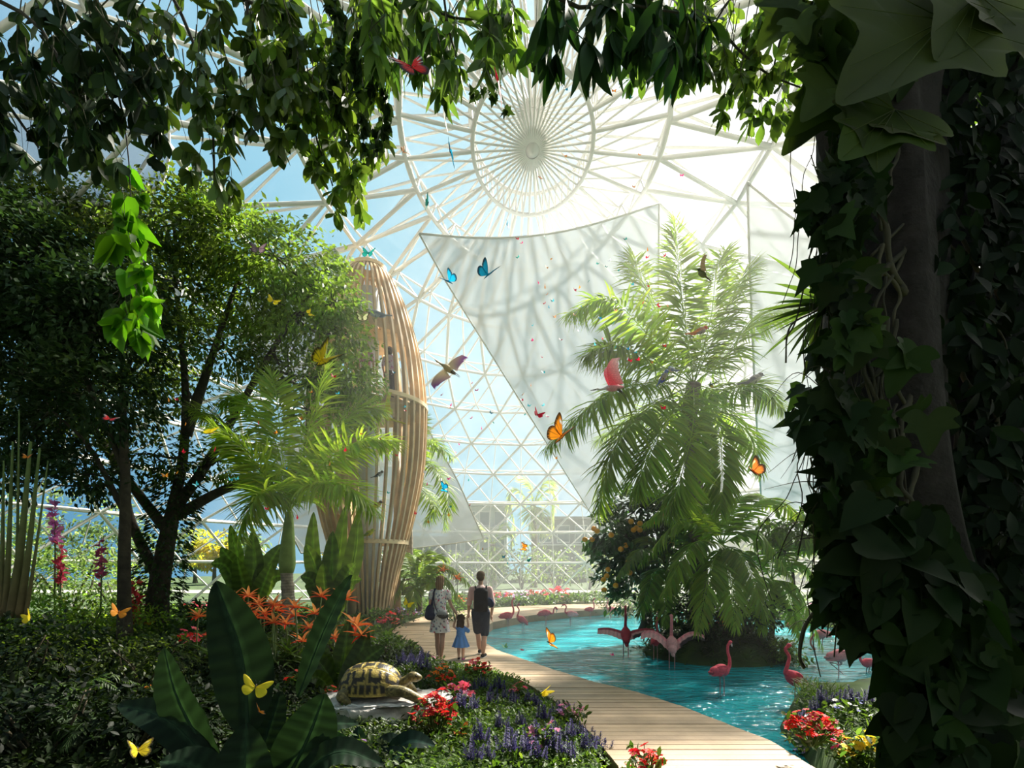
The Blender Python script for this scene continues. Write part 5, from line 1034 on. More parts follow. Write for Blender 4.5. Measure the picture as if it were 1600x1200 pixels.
# ---- tortoise on its rock
TDp = 6.0; tb = P(581, 1090, TDp)
rock_c = P(600, 1100, TDp + .05); gz = on_land(rock_c[0], rock_c[1])
rk = thing('weathered_rock', (rock_c[0], rock_c[1], gz), 'white weathered flat rock carrying the tortoise', 'rock'); mb = MB()
nu, nv = 72, 40; th = np.linspace(.02, PI - .02, nv); ph = np.linspace(0, 2 * PI, nu + 1)[:-1]; top = tb[2] - .01; X = np.zeros((nv, nu, 3)); Cc = np.zeros((nv, nu, 3))
for i in range(nv):
    for j in range(nu):
        d = np.array((math.sin(th[i]) * math.cos(ph[j]), math.sin(th[i]) * math.sin(ph[j]), math.cos(th[i]))); f = 1 + .22 * noise.fractal(Vector(d * 2.1) + Vector((3, 1, 7)), .8, 2.1, 6)
        s2 = np.sign(d) * np.abs(d) ** .72; zz = s2[2] * (.04 if d[2] > 0 else .34) * f; wf = 1.0 if d[2] > -.25 else lerp(1.0, .62, min(1, (-.25 - d[2]) * 1.6))
        X[i, j] = (rock_c[0] + s2[0] * .74 * f * wf, rock_c[1] + s2[1] * .48 * f * wf, top - .02 + zz + .03 * noise.noise(Vector(d * 7)))
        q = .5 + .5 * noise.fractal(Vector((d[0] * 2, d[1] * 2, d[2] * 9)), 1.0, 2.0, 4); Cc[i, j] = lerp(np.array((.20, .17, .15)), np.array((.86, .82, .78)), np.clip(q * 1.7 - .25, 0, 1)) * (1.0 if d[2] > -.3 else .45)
grid(mb, X, Cc, closed=True); mb.build('stone', M['stone'], rk)
tt = thing('tortoise', (tb[0], tb[1], tb[2]), 'yellow and black patterned tortoise resting on the white rock', 'tortoise')
nu, nv = 120, 44; ph = np.linspace(0, 2 * PI, nu + 1)[:-1]; th = np.linspace(0.01, PI * .52, nv); mb = MB(); X = np.zeros((nv, nu, 3)); C = np.zeros((nv, nu, 3)); YL, BK = np.array((.46, .34, .09)), np.array((.030, .026, .022))
for i in range(nv):
    for j in range(nu):
        s, c_ = math.sin(th[i]), math.cos(th[i]); dx, dy = math.cos(ph[j]), math.sin(ph[j]); rr_ = s ** .86; flare = 1 + .07 * max(0, (th[i] - 1.2)) * 3
        x, y, z = .355 * rr_ * dx * flare, .27 * rr_ * dy * flare, .10 + .31 * max(0, c_) ** .72 - .05 * max(0, -c_) * 8
        lat = abs(math.atan2(abs(y) / .27, max(1e-3, (z - .10) / .31))) / (PI / 2); u = (x / .37 + 1) / 2
        if lat < .36: a_, b_ = u * 5, lat / .36 * .5 + .5
        elif lat < .78: a_, b_ = u * 4, (lat - .36) / .42
        else: a_, b_ = u * 10, (lat - .78) / .24
        fa, fb = abs((a_ % 1) - .5) * 2, abs(b_ - .5) * 2 if lat >= .36 else abs(lat) / .36; n_ = .22 * noise.noise(Vector((x * 22, y * 22, z * 22)))
        e = max(fa, fb) + n_; core = (fa < .42 and .15 < b_ < .62 and lat < .78); dark = e < .80 and not (core and lat < .78)
        if lat >= .78: dark = fa + n_ < .62 and b_ < .85
        groove = max(fa, fb) > .95; z2 = z - (.010 if groove else 0) + .008 * (1 - fa) * (1 - fb)
        X[i, j] = (tb[0] + x, tb[1] + y, tb[2] + z2); C[i, j] = (BK if dark else YL) * (.55 if groove else 1)
grid(mb, X, C, closed=True); mb.build('carapace', M['shell'], tt)
mb = MB(); ball(mb, tb + np.array((0, 0, .10)), (.335, .25, .07), col=(.38, .28, .07), nu=28, nv=12); mb.build('plastron', M['shell'], tt)
mb = MB(); SKc, SKd = (.20, .16, .06), (.07, .06, .04); W_ = lambda *q: tb + np.array(q)
ball(mb, W_(.1, 0, .12), (.25, .2, .07), col=SKc, nu=16, nv=10)
limb(mb, [W_(.28, -.02, .15), W_(.38, -.03, .19), W_(.45, -.035, .235)], [.075, .062, .055], SKc); ball(mb, W_(.50, -.04, .255), (.085, .058, .058), roty(.15), SKd, 14, 10); ball(mb, W_(.555, -.04, .245), (.045, .045, .040), col=SKd); ball(mb, W_(.50, -.04, .22), (.07, .045, .03), col=(.12, .10, .05))
limb(mb, [W_(.24, -.18, .12), W_(.40, -.24, .13), W_(.56, -.24, .06), W_(.66, -.24, .012)], [.07, .066, .055, .045], SKc); limb(mb, [W_(.24, .18, .12), W_(.36, .24, .10), W_(.44, .24, .02)], [.07, .06, .05], SKc)
limb(mb, [W_(.16, -.22, .12), W_(.20, -.31, .08), W_(.13, -.35, .015)], [.07, .062, .05], SKc) if False else None
limb(mb, [W_(-.22, -.17, .11), W_(-.27, -.25, .07), W_(-.20, -.28, .018)], [.075, .065, .05], SKc); limb(mb, [W_(-.22, .17, .11), W_(-.27, .25, .07), W_(-.22, .28, .018)], [.075, .065, .05], SKc); limb(mb, [W_(-.33, 0, .10), W_(-.40, 0, .05)], [.04, .012], SKc)
nc = near_col(mb); melt('body', mb, .011, lambda V: nc(V) * (1 + .8 * np.clip(np.array([noise.cell(Vector(v * 48)) for v in V]) - .3, -.6, .7))[:, None], M['shell'], 3, tt, tb)
mb = MB()
for s in (-1, 1): ball(mb, W_(.535, -.04 + s * .046, .272), .011, col=(.01, .01, .01), nu=8, nv=6)
mb.build('eye', M['steel'], tt)
mb = MB()
for k in range(5): limb(mb, [W_(.67, -.275 + k * .018, .016), W_(.705, -.28 + k * .02, .004)], [.008, .003], (.25, .22, .16), 5, 4); limb(mb, [W_(-.18, -.30 + k * .014, .014), W_(-.15, -.315 + k * .016, .003)], [.008, .003], (.25, .22, .16), 5, 4)
mb.build('claw', M['shell'], tt)

# ---- people
SKIN = (.62, .36, .26)
def floral(base, spots, s=9.0, thr=.22):
    def f(V):
        out = np.tile(np.array(base, float), (len(V), 1))
        for i, v in enumerate(V):
            d, p = noise.voronoi(Vector(v) * s); k = noise.cell(p[0] * 3.1)
            if d[0] < thr + .08 * noise.noise(Vector(v) * 40): out[i] = spots[int(abs(k) * 97) % len(spots)]
        return out
    return f
def hand(mb, w_, d, side, col, sc_=1.0):
    """palm from the wrist along d with four curled fingers and a thumb on its side"""
    d = unit(np.asarray(d, float)); sd = unit(np.asarray(side, float)); nn = np.cross(d, sd); w_ = np.asarray(w_, float)
    limb(mb, [w_, w_ + d * .045 * sc_, w_ + d * .085 * sc_], [.024 * sc_, .032 * sc_, .030 * sc_], col, 8, 8)
    for k, ln in enumerate((.072, .082, .076, .058)):
        o = sd * (k - 1.5) * .019 * sc_; b = w_ + d * .08 * sc_ + o; limb(mb, [b, b + (d * .5 + nn * .10) * ln * sc_, b + (d * .85 + nn * .42) * ln * sc_], [.0095 * sc_, .009 * sc_, .0075 * sc_], col, 6, 8)
    limb(mb, [w_ + d * .03 * sc_ - sd * .028 * sc_, w_ + d * .055 * sc_ - sd * .052 * sc_ + nn * .012, w_ + d * .085 * sc_ - sd * .056 * sc_ + nn * .03], [.012 * sc_, .011 * sc_, .009 * sc_], col, 6, 8)
def head(mb, c, h, col, turn=0.0):
    """head centre c, head height h, face towards +Y turned by turn about Z"""
    R = rotz(turn); q = lambda x, y, z: c + R @ np.array((x, y, z)) * h
    ball(mb, q(0, 0, .08), (.36 * h, .42 * h, .42 * h), R, col, 16, 12); ball(mb, q(0, .12, -.18), (.28 * h, .30 * h, .30 * h), R, col, 14, 10); ball(mb, q(0, .22, -.40), (.14 * h, .14 * h, .10 * h), R, col, 10, 8)
    limb(mb, [q(0, .40, .06), q(0, .50, -.10)], [.035 * h, .06 * h], col, 7, 5); ball(mb, q(0, .42, -.26), (.12 * h, .05 * h, .03 * h), R, np.array(col) * np.array((.85, .5, .5)), 8, 6)
    for s in (-1, 1):
        ball(mb, q(s * .37, -.02, -.04), (.04 * h, .09 * h, .13 * h), R, col, 8, 6); ball(mb, q(s * .15, .38, .05), (.06 * h, .03 * h, .035 * h), R, (.05, .04, .03), 8, 6)
def person(name, loc, label, H, build, scale=1.0):
    r = thing(name, loc, label, 'person', scale=1.0); build(r, H); return r
def part(r, name, mb, voxel, colf, m, smooth=3): return melt(name, mb, voxel, colf, M[m], smooth, r)
def shoe(r, a, d, col, sole=(.8, .8, .8), s=1.0):
    d = unit(np.asarray(d, float)); a = np.asarray(a, float); mb = MB(); limb(mb, [a - d * .05 * s + np.array((0, 0, .035 * s)), a + d * .06 * s + np.array((0, 0, .038 * s)), a + d * .17 * s + np.array((0, 0, .028 * s))], [.044 * s, .046 * s, .036 * s], col, 10, 10)
    o = part(r, 'shoe', mb, .009, col, 'cloth', 2); mb = MB(); limb(mb, [a - d * .06 * s + np.array((0, 0, .010)), a + d * .06 * s + np.array((0, 0, .010)), a + d * .18 * s + np.array((0, 0, .010))], [.040 * s, .043 * s, .034 * s], sole, 10, 10)
    k = part(r, 'sole', mb, .009, sole, 'cloth', 2); k.scale = (1, 1, .5); k.parent = o
def man(r, H):
    mb = MB(); hip, sh = .96, 1.47
    limb(mb, [(0, 0, .92), (0, 0, 1.10), (0, .01, 1.30), (0, .01, 1.44)], [.15, .14, .15, .11], SKIN, 14, 14); limb(mb, [(0, .01, 1.45), (0, .02, 1.60)], [.058, .054], SKIN); head(mb, np.array((0, .03, 1.70)), .235, SKIN, -.1)
    A = [(-.19, 0, 1.44), (-.245, .0, 1.17), (-.265, .07, .93)]; B = [(.19, 0, 1.44), (.255, -.04, 1.16), (.235, -.02, .90)]
    for q, s in ((A, -1), (B, 1)): limb(mb, q, [.058, .045, .040, .028], SKIN); hand(mb, q[-1], (0, .1 if s < 0 else .05, -1), (0, 1, 0), SKIN)
    LA = [(-.09, 0, .95), (-.085, .12, .52), (-.07, .12, .30), (-.06, .02, .10)]; LB = [(.09, 0, .95), (.09, -.06, .50), (.075, -.14, .30), (.06, -.16, .10)]
    LA = [(-.09, 0, .95), (-.08, .20, .53), (-.05, .22, .28), (-.03, .26, .09)]
    for q in (LA, LB): limb(mb, q, [.088, .066, .056, .060, .038], SKIN, 12, 20); limb(mb, [q[-1], np.array(q[-1]) + (0, .02, -.05)], [.038, .036], SKIN)
    part(r, 'body', mb, .0095, near_col(mb), 'skin', 3)
    mb = MB(); c = (.80, .52, .50); limb(mb, [(0, 0, .94), (0, 0, 1.12), (0, .005, 1.30), (0, .01, 1.42)], [.165, .158, .168, .13], c, 14, 14); limb(mb, [(-.16, .005, 1.43), (.16, .005, 1.43)], [.075, .075], c, 10, 8)
    for q in (A, B): limb(mb, [q[0], np.array(q[0]) * .5 + np.array(q[1]) * .5, q[1], np.array(q[1]) * .8 + np.array(q[2]) * .2], [.072, .064, .058, .056], c)
    limb(mb, [(0, .01, 1.44), (0, .015, 1.50)], [.075, .068], (.82, .62, .58)); part(r, 'shirt', mb, .012, near_col(mb), 'cloth', 3)
    mb = MB(); c = (.022, .030, .055); limb(mb, [(0, 0, .84), (0, 0, .98)], [.172, .165], c, 14, 8)
    for q in (LA, LB): limb(mb, [np.array(q[0]) + (0, 0, .0), np.array(q[0]) * .5 + np.array(q[1]) * .5, np.array(q[1]) + (0, 0, -.0)], [.118, .108, .098], c, 12, 12)
    part(r, 'shorts', mb, .012, c, 'cloth', 3)
    mb = MB(); ball(mb, (0, .015, 1.745), (.093, .110, .095), col=(.12, .085, .055), nu=16, nv=12); ball(mb, (0, -.035, 1.69), (.083, .072, .075), col=(.13, .09, .06), nu=14, nv=10); part(r, 'hair', mb, .010, (.13, .09, .06), 'cloth', 2)
    bp_ = MB(); box(bp_, (.02, -.22, 1.20), (.29, .16, .44), col=(.012, .012, .014)); ball(bp_, (.02, -.22, 1.40), (.145, .085, .09), col=(.012, .012, .014)); ball(bp_, (.02, -.29, 1.10), (.12, .06, .12), col=(.014, .014, .016)); part(r, 'backpack', bp_, .014, (.014, .014, .016), 'cloth', 5)
    for s in (-1, 1):
        mb = MB(); tube(mb, curve([(.02 + s * .10, -.16, 1.40), (.01 + s * .12, -.06, 1.51), (.0 + s * .12, .08, 1.46), (s * .12, .15, 1.28), (.02 + s * .13, -.10, 1.06)], 20), .018, 6, (.014, .014, .016)); mb.build('backpack_strap', M['cloth'], r, world=False)
    mb = MB(); ball(mb, (.21, -.20, 1.17), (.08, .05, .12), roty(-.5), (.02, .03, .07)); part(r, 'jacket', mb, .014, (.02, .03, .07), 'cloth', 3)
    shoe(r, (-.03, .26, .03), (.1, 1, 0), (.015, .015, .015)); shoe(r, (.06, -.16, .0), (.25, 1, 0), (.015, .015, .015))
def woman(r, H):
    mb = MB(); limb(mb, [(0, 0, .90), (0, 0, 1.08), (0, .01, 1.25), (0, .01, 1.38)], [.135, .115, .125, .095], SKIN, 14, 14); limb(mb, [(0, .01, 1.39), (.005, .02, 1.52)], [.05, .047], SKIN); head(mb, np.array((.01, .03, 1.61)), .22, SKIN, -.5)
    A = [(-.16, 0, 1.38), (-.20, -.02, 1.12), (-.19, .10, .92)]; B = [(.16, 0, 1.38), (.24, .0, 1.12), (.36, .02, .92)]
    for q, d in ((A, (0, .2, -1)), (B, (.35, .1, -.9))): limb(mb, q, [.046, .038, .034, .024], SKIN); hand(mb, q[-1], d, (0, 1, 0), SKIN, .92)
    LA = [(-.075, 0, .90), (-.06, .05, .50), (-.05, .04, .30), (-.035, .0, .09)]; LB = [(.075, 0, .90), (.065, -.03, .50), (.06, -.08, .30), (.04, -.06, .09)]
    for q in (LA, LB): limb(mb, q, [.085, .060, .050, .056, .034], SKIN, 12, 20); limb(mb, [q[-1], np.array(q[-1]) + (0, .02, -.055), np.array(q[-1]) + (.02, .13, -.072)], [.034, .032, .026], SKIN)
    part(r, 'body', mb, .0095, near_col(mb), 'skin', 3)
    mb = MB(); c = (.86, .84, .84); limb(mb, [(0, 0, .95), (0, 0, 1.06), (0, .005, 1.24), (0, .01, 1.37)], [.150, .132, .142, .112], c, 14, 14); limb(mb, [(-.14, .005, 1.37), (.14, .005, 1.37)], [.068, .068], c, 10, 8)
    for q in (A, B): limb(mb, [q[0], np.array(q[0]) * .62 + np.array(q[1]) * .38], [.072, .068], c)
    limb(mb, [(0, 0, 1.0), (0, 0, .86)], [.15, .172], c, 18, 12); part(r, 'dress', mb, .011, floral((.86, .84, .85), [(.65, .08, .16), (.20, .22, .45), (.75, .25, .35), (.15, .15, .2)], 19, .36), 'cloth', 3)
    a = np.linspace(0, 2 * PI, 65)[:-1]; zz = np.linspace(.98, .55, 26); rr = np.linspace(.158, .215, 26)[:, None] * (1 + np.linspace(0, .05, 26)[:, None] * np.sin(a * 7)); X = np.stack([rr * np.cos(a), rr * np.sin(a) * .82, zz[:, None] + 0 * a], -1); mb = MB(); grid(mb, X, floral((.86, .84, .85), [(.65, .08, .16), (.20, .22, .45), (.75, .25, .35), (.15, .15, .2)], 19, .36)(X.reshape(-1, 3)).reshape(X.shape), closed=True); mb.build('skirt', M['cloth'], r, world=False)
    mb = MB(); h = (.26, .16, .10); ball(mb, (.01, .015, 1.645), (.094, .112, .105), col=h, nu=16, nv=12); ball(mb, (.0, -.045, 1.56), (.092, .075, .12), col=h, nu=14, nv=10); ball(mb, (.0, -.04, 1.48), (.080, .06, .05), col=h); part(r, 'hair', mb, .010, lambda V: np.array(h) * (1 + .35 * np.sin(V[:, :1] * 160)), 'cloth', 2)
    nb = (.010, .018, .06); mb = MB(); ball(mb, (-.19, -.10, .98), (.10, .09, .16), col=nb); ball(mb, (-.185, -.10, .90), (.125, .10, .10), col=nb); part(r, 'shoulder_bag', mb, .014, nb, 'cloth', 3)
    mb = MB(); tube(mb, curve([(-.16, -.10, 1.1), (-.12, -.09, 1.30), (-.10, .0, 1.46), (-.11, .12, 1.30), (-.2, .1, 1.02)], 20), .02, 6, nb); mb.build('bag_strap', M['cloth'], r, world=False)
    gb = (.10, .10, .11); mb = MB(); ball(mb, (.08, -.19, .93), (.13, .055, .085), roty(.25), gb); part(r, 'crossbody_bag', mb, .012, lambda V: np.where(V[:, 2:3] > .93, .30, .07) * np.ones((1, 3)), 'cloth', 3)
    mb = MB(); tube(mb, curve([(-.02, -.18, .98), (-.08, -.17, 1.15), (-.12, -.08, 1.38), (-.09, .02, 1.46)], 16), .012, 6, (.03, .03, .06)); tube(mb, curve([(.17, -.16, .92), (.19, -.14, .82)], 6), .015, 6, (.03, .03, .04)); mb.build('crossbody_strap', M['cloth'], r, world=False)
    for q in (LA, LB):
        mb = MB(); a = np.array(q[-1]); limb(mb, [a + (-.0, -.04, -.082), a + (.01, .05, -.082), a + (.02, .15, -.082)], [.030, .034, .030], (.45, .30, .18), 8, 8); tube(mb, [a + np.array((.036 * math.cos(t), .036 * math.sin(t) , -.01)) for t in np.linspace(0, 2 * PI, 14)], .007, 5, (.40, .26, .15)); mb.build('sandal', M['cloth'], r, world=False)
def child(r, H):
    mb = MB(); sk = (.66, .40, .30); limb(mb, [(0, 0, .42), (0, 0, .54), (0, 0, .66)], [.085, .08, .07], sk, 12, 10); limb(mb, [(0, 0, .67), (0, .01, .75)], [.035, .035], sk); head(mb, np.array((0, .02, .83)), .19, sk)
    A = [(-.09, 0, .66), (-.125, .0, .76), (-.10, .02, .88)]; B = [(.09, 0, .66), (.13, .0, .76), (.15, .02, .87)]
    A = [(-.09, 0, .66), (-.15, .02, .70), (-.10, .04, .86)]; B = [(.09, 0, .66), (.15, .02, .70), (.13, .04, .86)]
    for q in (A, B): limb(mb, q, [.030, .026, .024, .017], sk); hand(mb, q[-1], (0, .2, 1), (0, 1, 0), sk, .55)
    LA = [(-.05, 0, .42), (-.048, .05, .24), (-.045, .03, .06)]; LB = [(.05, 0, .42), (.05, -.03, .24), (.05, -.06, .05)]
    for q in (LA, LB): limb(mb, q, [.055, .040, .038, .024], sk, 10, 14)
    part(r, 'body', mb, .008, near_col(mb), 'skin', 3)
    mb = MB(); c = (.10, .27, .70); limb(mb, [(0, 0, .48), (0, 0, .58), (0, 0, .675)], [.095, .090, .080], c, 12, 10); limb(mb, [(-.07, 0, .66), (.07, 0, .66)], [.045, .045], c, 8, 6)
    limb(mb, [(.09, 0, .64), (.15, -.01, .60)], [.05, .045], c); part(r, 'dress', mb, .010, floral(c, [(.16, .36, .80), (.07, .2, .6)], 30, .3), 'cloth', 2)
    mb = MB(); a = np.linspace(0, 2 * PI, 41)[:-1]; zz = np.linspace(.52, .27, 9); rr = np.linspace(.092, .175, 9)[:, None] * (1 + np.linspace(0, .09, 9)[:, None] * np.sin(a * 8)); grid(mb, np.stack([rr * np.cos(a), rr * np.sin(a) * .85, zz[:, None] + 0 * a], -1), np.array(c)[None, None] * (1 + .2 * np.sin(a * 8))[None, :, None] * np.ones((9, 1, 1)), closed=True); mb.build('skirt', M['cloth'], r, world=False)
    mb = MB(); h = (.055, .032, .02); ball(mb, (0, .01, .865), (.088, .095, .085), col=h); ball(mb, (0, -.05, .78), (.085, .055, .10), col=h); ball(mb, (.02, -.05, .71), (.06, .035, .06), col=h); ball(mb, (-.05, -.04, .72), (.04, .03, .06), col=h); part(r, 'hair', mb, .009, lambda V: np.array(h) * (1 + .5 * np.sin(V[:, :1] * 200 + V[:, 2:] * 40)), 'cloth', 1)
    shoe(r, (-.045, .03, 0), (0, 1, 0), (.03, .02, .03), (.85, .8, .8), .62); shoe(r, (.05, -.06, 0), (.15, 1, 0), (.60, .12, .30), (.85, .8, .8), .62)
BZ = .067
def stand(x, y): g = G(x, y, BZ); return g
person('person', stand(751, 1025), 'person walking in pink shirt, navy shorts and a black backpack', 1.83, man)
person('person', stand(687, 1028), 'person walking in white floral dress with a navy shoulder bag', 1.74, woman)
person('person', stand(720, 1031), 'small child in a blue dress held by both hands', .94, child)
def visitor(r, H, sk=SKIN, top=(.75, .55, .62), spots=((.45, .05, .22), (.70, .20, .40)), legs=(.03, .03, .035), skirt=False, hair=(.10, .07, .05)):
    mb = MB(); limb(mb, [(0, 0, .92), (0, 0, 1.12), (0, 0, 1.42)], [.13, .12, .11], sk); limb(mb, [(0, 0, 1.42), (0, .01, 1.54)], [.05, .048], sk); head(mb, np.array((0, .02, 1.64)), .225, sk)
    for s in (-1, 1):
        q = [(s * .17, 0, 1.40), (s * .23, 0, 1.15), (s * .22, .12, .95)]; limb(mb, q, [.05, .04, .035, .026], sk); hand(mb, q[-1], (0, .3, -.9), (0, 1, 0), sk)
        limb(mb, [(s * .08, 0, .92), (s * .08, .02, .5), (s * .08, 0, .06)], [.085, .06, .04], sk); limb(mb, [(s * .08, 0, .04), (s * .08, .12, .03)], [.035, .03], (.03, .03, .03))
    part(r, 'body', mb, .012, near_col(mb), 'skin', 3)
    mb = MB(); limb(mb, [(0, 0, .86), (0, 0, 1.1), (0, 0, 1.40)], [.155, .145, .135], top); limb(mb, [(-.15, 0, 1.40), (.15, 0, 1.40)], [.07, .07], top)
    for s in (-1, 1): limb(mb, [(s * .17, 0, 1.40), (s * .225, 0, 1.17)], [.066, .06], top)
    part(r, 'shirt', mb, .014, floral(top, list(spots), 11, .38), 'cloth', 3)
    mb = MB(); limb(mb, [(0, 0, .86), (0, 0, .98)], [.155, .15], legs)
    for s in (-1, 1): limb(mb, [(s * .08, 0, .90), (s * .08, .02, .5), (s * .08, 0, .10)], [.11, .085, .075], legs)
    part(r, 'trousers', mb, .014, legs, 'cloth', 3)
    mb = MB(); ball(mb, (0, -.01, 1.68), (.10, .11, .10), col=hair); ball(mb, (0, -.06, 1.58), (.10, .06, .12), col=hair); part(r, 'hair', mb, .012, hair, 'cloth', 2)
person('person', (-4.72, CD - 1.25, 7.45), 'person with curly hair and magenta floral top standing inside the aviary', 1.75, lambda r, H: visitor(r, H, top=(.80, .45, .62), hair=(.28, .18, .12)))
person('person', (-4.02, CD - .95, 7.45), 'person in dark trousers and pink patterned top on the aviary platform', 1.75, lambda r, H: visitor(r, H, top=(.72, .60, .68), spots=((.50, .20, .45), (.65, .3, .5))))
# ------------------------------------------------------------------ butterflies
FWO = np.array([(0, .04), (.30, .30), (.62, .55), (.90, .66), (1.0, .62), (.95, .42), (.84, .22), (.72, .06), (.45, .0), (.15, -.02)])
HWO = np.array([(0, .02), (.30, .03), (.62, .04), (.78, -.08), (.80, -.28), (.68, -.48), (.48, -.62), (.28, -.58), (.14, -.38), (.05, -.12)])
PAL = {   # core, edge, edge width, vein strength
    'red': ((.80, .02, .02), (.03, .012, .02), .30, .5), 'blue': ((.01, .36, .62), (.01, .015, .03), .22, .25), 'orange': ((.88, .28, .015), (.03, .018, .01), .22, .6), 'yellow': ((.88, .70, .03), (.70, .52, .02), .08, .15), 'goldblack': ((.85, .62, .02), (.02, .015, .01), .22, .8),
    'cream': ((.80, .80, .45), (.015, .015, .012), .25, .9), 'brown': ((.62, .17, .03), (.03, .02, .015), .30, .6), 'crimson': ((.70, .01, .05), (.62, .01, .04), .1, .1), 'teal': ((.03, .42, .36), (.01, .09, .08), .15, .3), 'white': ((.75, .76, .85), (.30, .30, .40), .12, .4), 'mauve': ((.30, .20, .24), (.05, .03, .04), .2, .8),
    'amber': ((.85, .33, .03), (.50, .15, .01), .12, .3), 'magenta': ((.85, .03, .22), (.7, .02, .2), .1, .1), 'cyan': ((.08, .62, .75), (.02, .30, .42), .15, .2), 'green': ((.05, .22, .07), (.02, .08, .03), .2, .4), 'peach': ((.88, .45, .22), (.7, .30, .12), .12, .2)}
def wing_mesh(name, outl, base, pal, s):
    core, edge, ew, vs = PAL[pal]; o = curve(np.concatenate([outl, outl[:1]]), 41)[:, :2]; nr = 9; r = np.linspace(0, 1, nr); b = np.array(base)
    XY = b + r[:, None, None] * (o - b)[None]; Z = .04 * np.sin(PI * r)[:, None] + 0 * o[None, :, 0]
    X = np.concatenate([XY * np.array((s, 1)), Z[..., None]], 2); k = np.arange(41)
    d = np.clip((r[:, None] - (1 - ew * (.8 + .35 * np.sin(k * 1.3)[None] ** 2))) / .10, 0, 1) * np.clip(1 - np.abs(k[None] - 20) / 26., .4, 1) ** 0
    v = vs * (np.cos(k * 2 * PI / 6) > .80)[None] * (r[:, None] > .22); f = np.clip(np.maximum(d, v), 0, 1)[..., None]
    C = np.array(core) * (1 - f) + np.array(edge) * f
    if pal == 'red' and outl is FWO: C = np.where((r[:, None, None] > .62) & (np.sin(k * 1.1)[None, :, None] > .75), np.array((.8, .75, .78)), C)
    if pal in ('goldblack', 'orange', 'brown') and outl is FWO: C = np.where((r[:, None, None] > .55) & (r[:, None, None] < .72) & (k[None, :, None] < 18), np.array((.9, .75, .35)) if pal != 'orange' else np.array((.85, .85, .8)), C)
    mb = MB(); grid(mb, X, C); return mb
WM = {}
def butterfly(pal, x, y, D, span, rot, fold, label, parts=True):
    """span: wing span in metres; fold: half angle of each wing above the flat; rot: Euler angles in degrees"""
    o = P(x, y, D); h = span / 2
    r = thing('butterfly', o, label, 'butterfly', rot=tuple(math.radians(a) for a in rot), scale=h)
    for nm, outl, base in (('forewing', FWO, (0, .02)), ('hindwing', HWO, (0, -.02))):
        for s in (-1, 1):
            key = (nm, pal, s)
            if key not in WM: WM[key] = wing_mesh(nm, outl, base, pal, s).data(nm, M['wing'])
            w_ = link(nm, WM[key], r); w_.rotation_euler = (0, -s * math.radians(fold), 0); w_.location = (0, 0, .01 if nm == 'forewing' else 0)
    if 'body' not in WM:
        mb = MB(); tube(mb, [(0, .24, 0), (0, .20, .01), (0, .10, .02), (0, 0, .0), (0, -.20, -.02), (0, -.42, -.05)], [.015, .045, .055, .045, .04, .01], 8, (.035, .025, .02))
        for s in (-1, 1): tube(mb, [(s * .02, .22, .02), (s * .08, .36, .06), (s * .16, .46, .08)], [.006, .005, .009], 4, (.02, .02, .02))
        WM['body'] = mb.data('body', M['plain'])
    link('body', WM['body'], r)
    return r
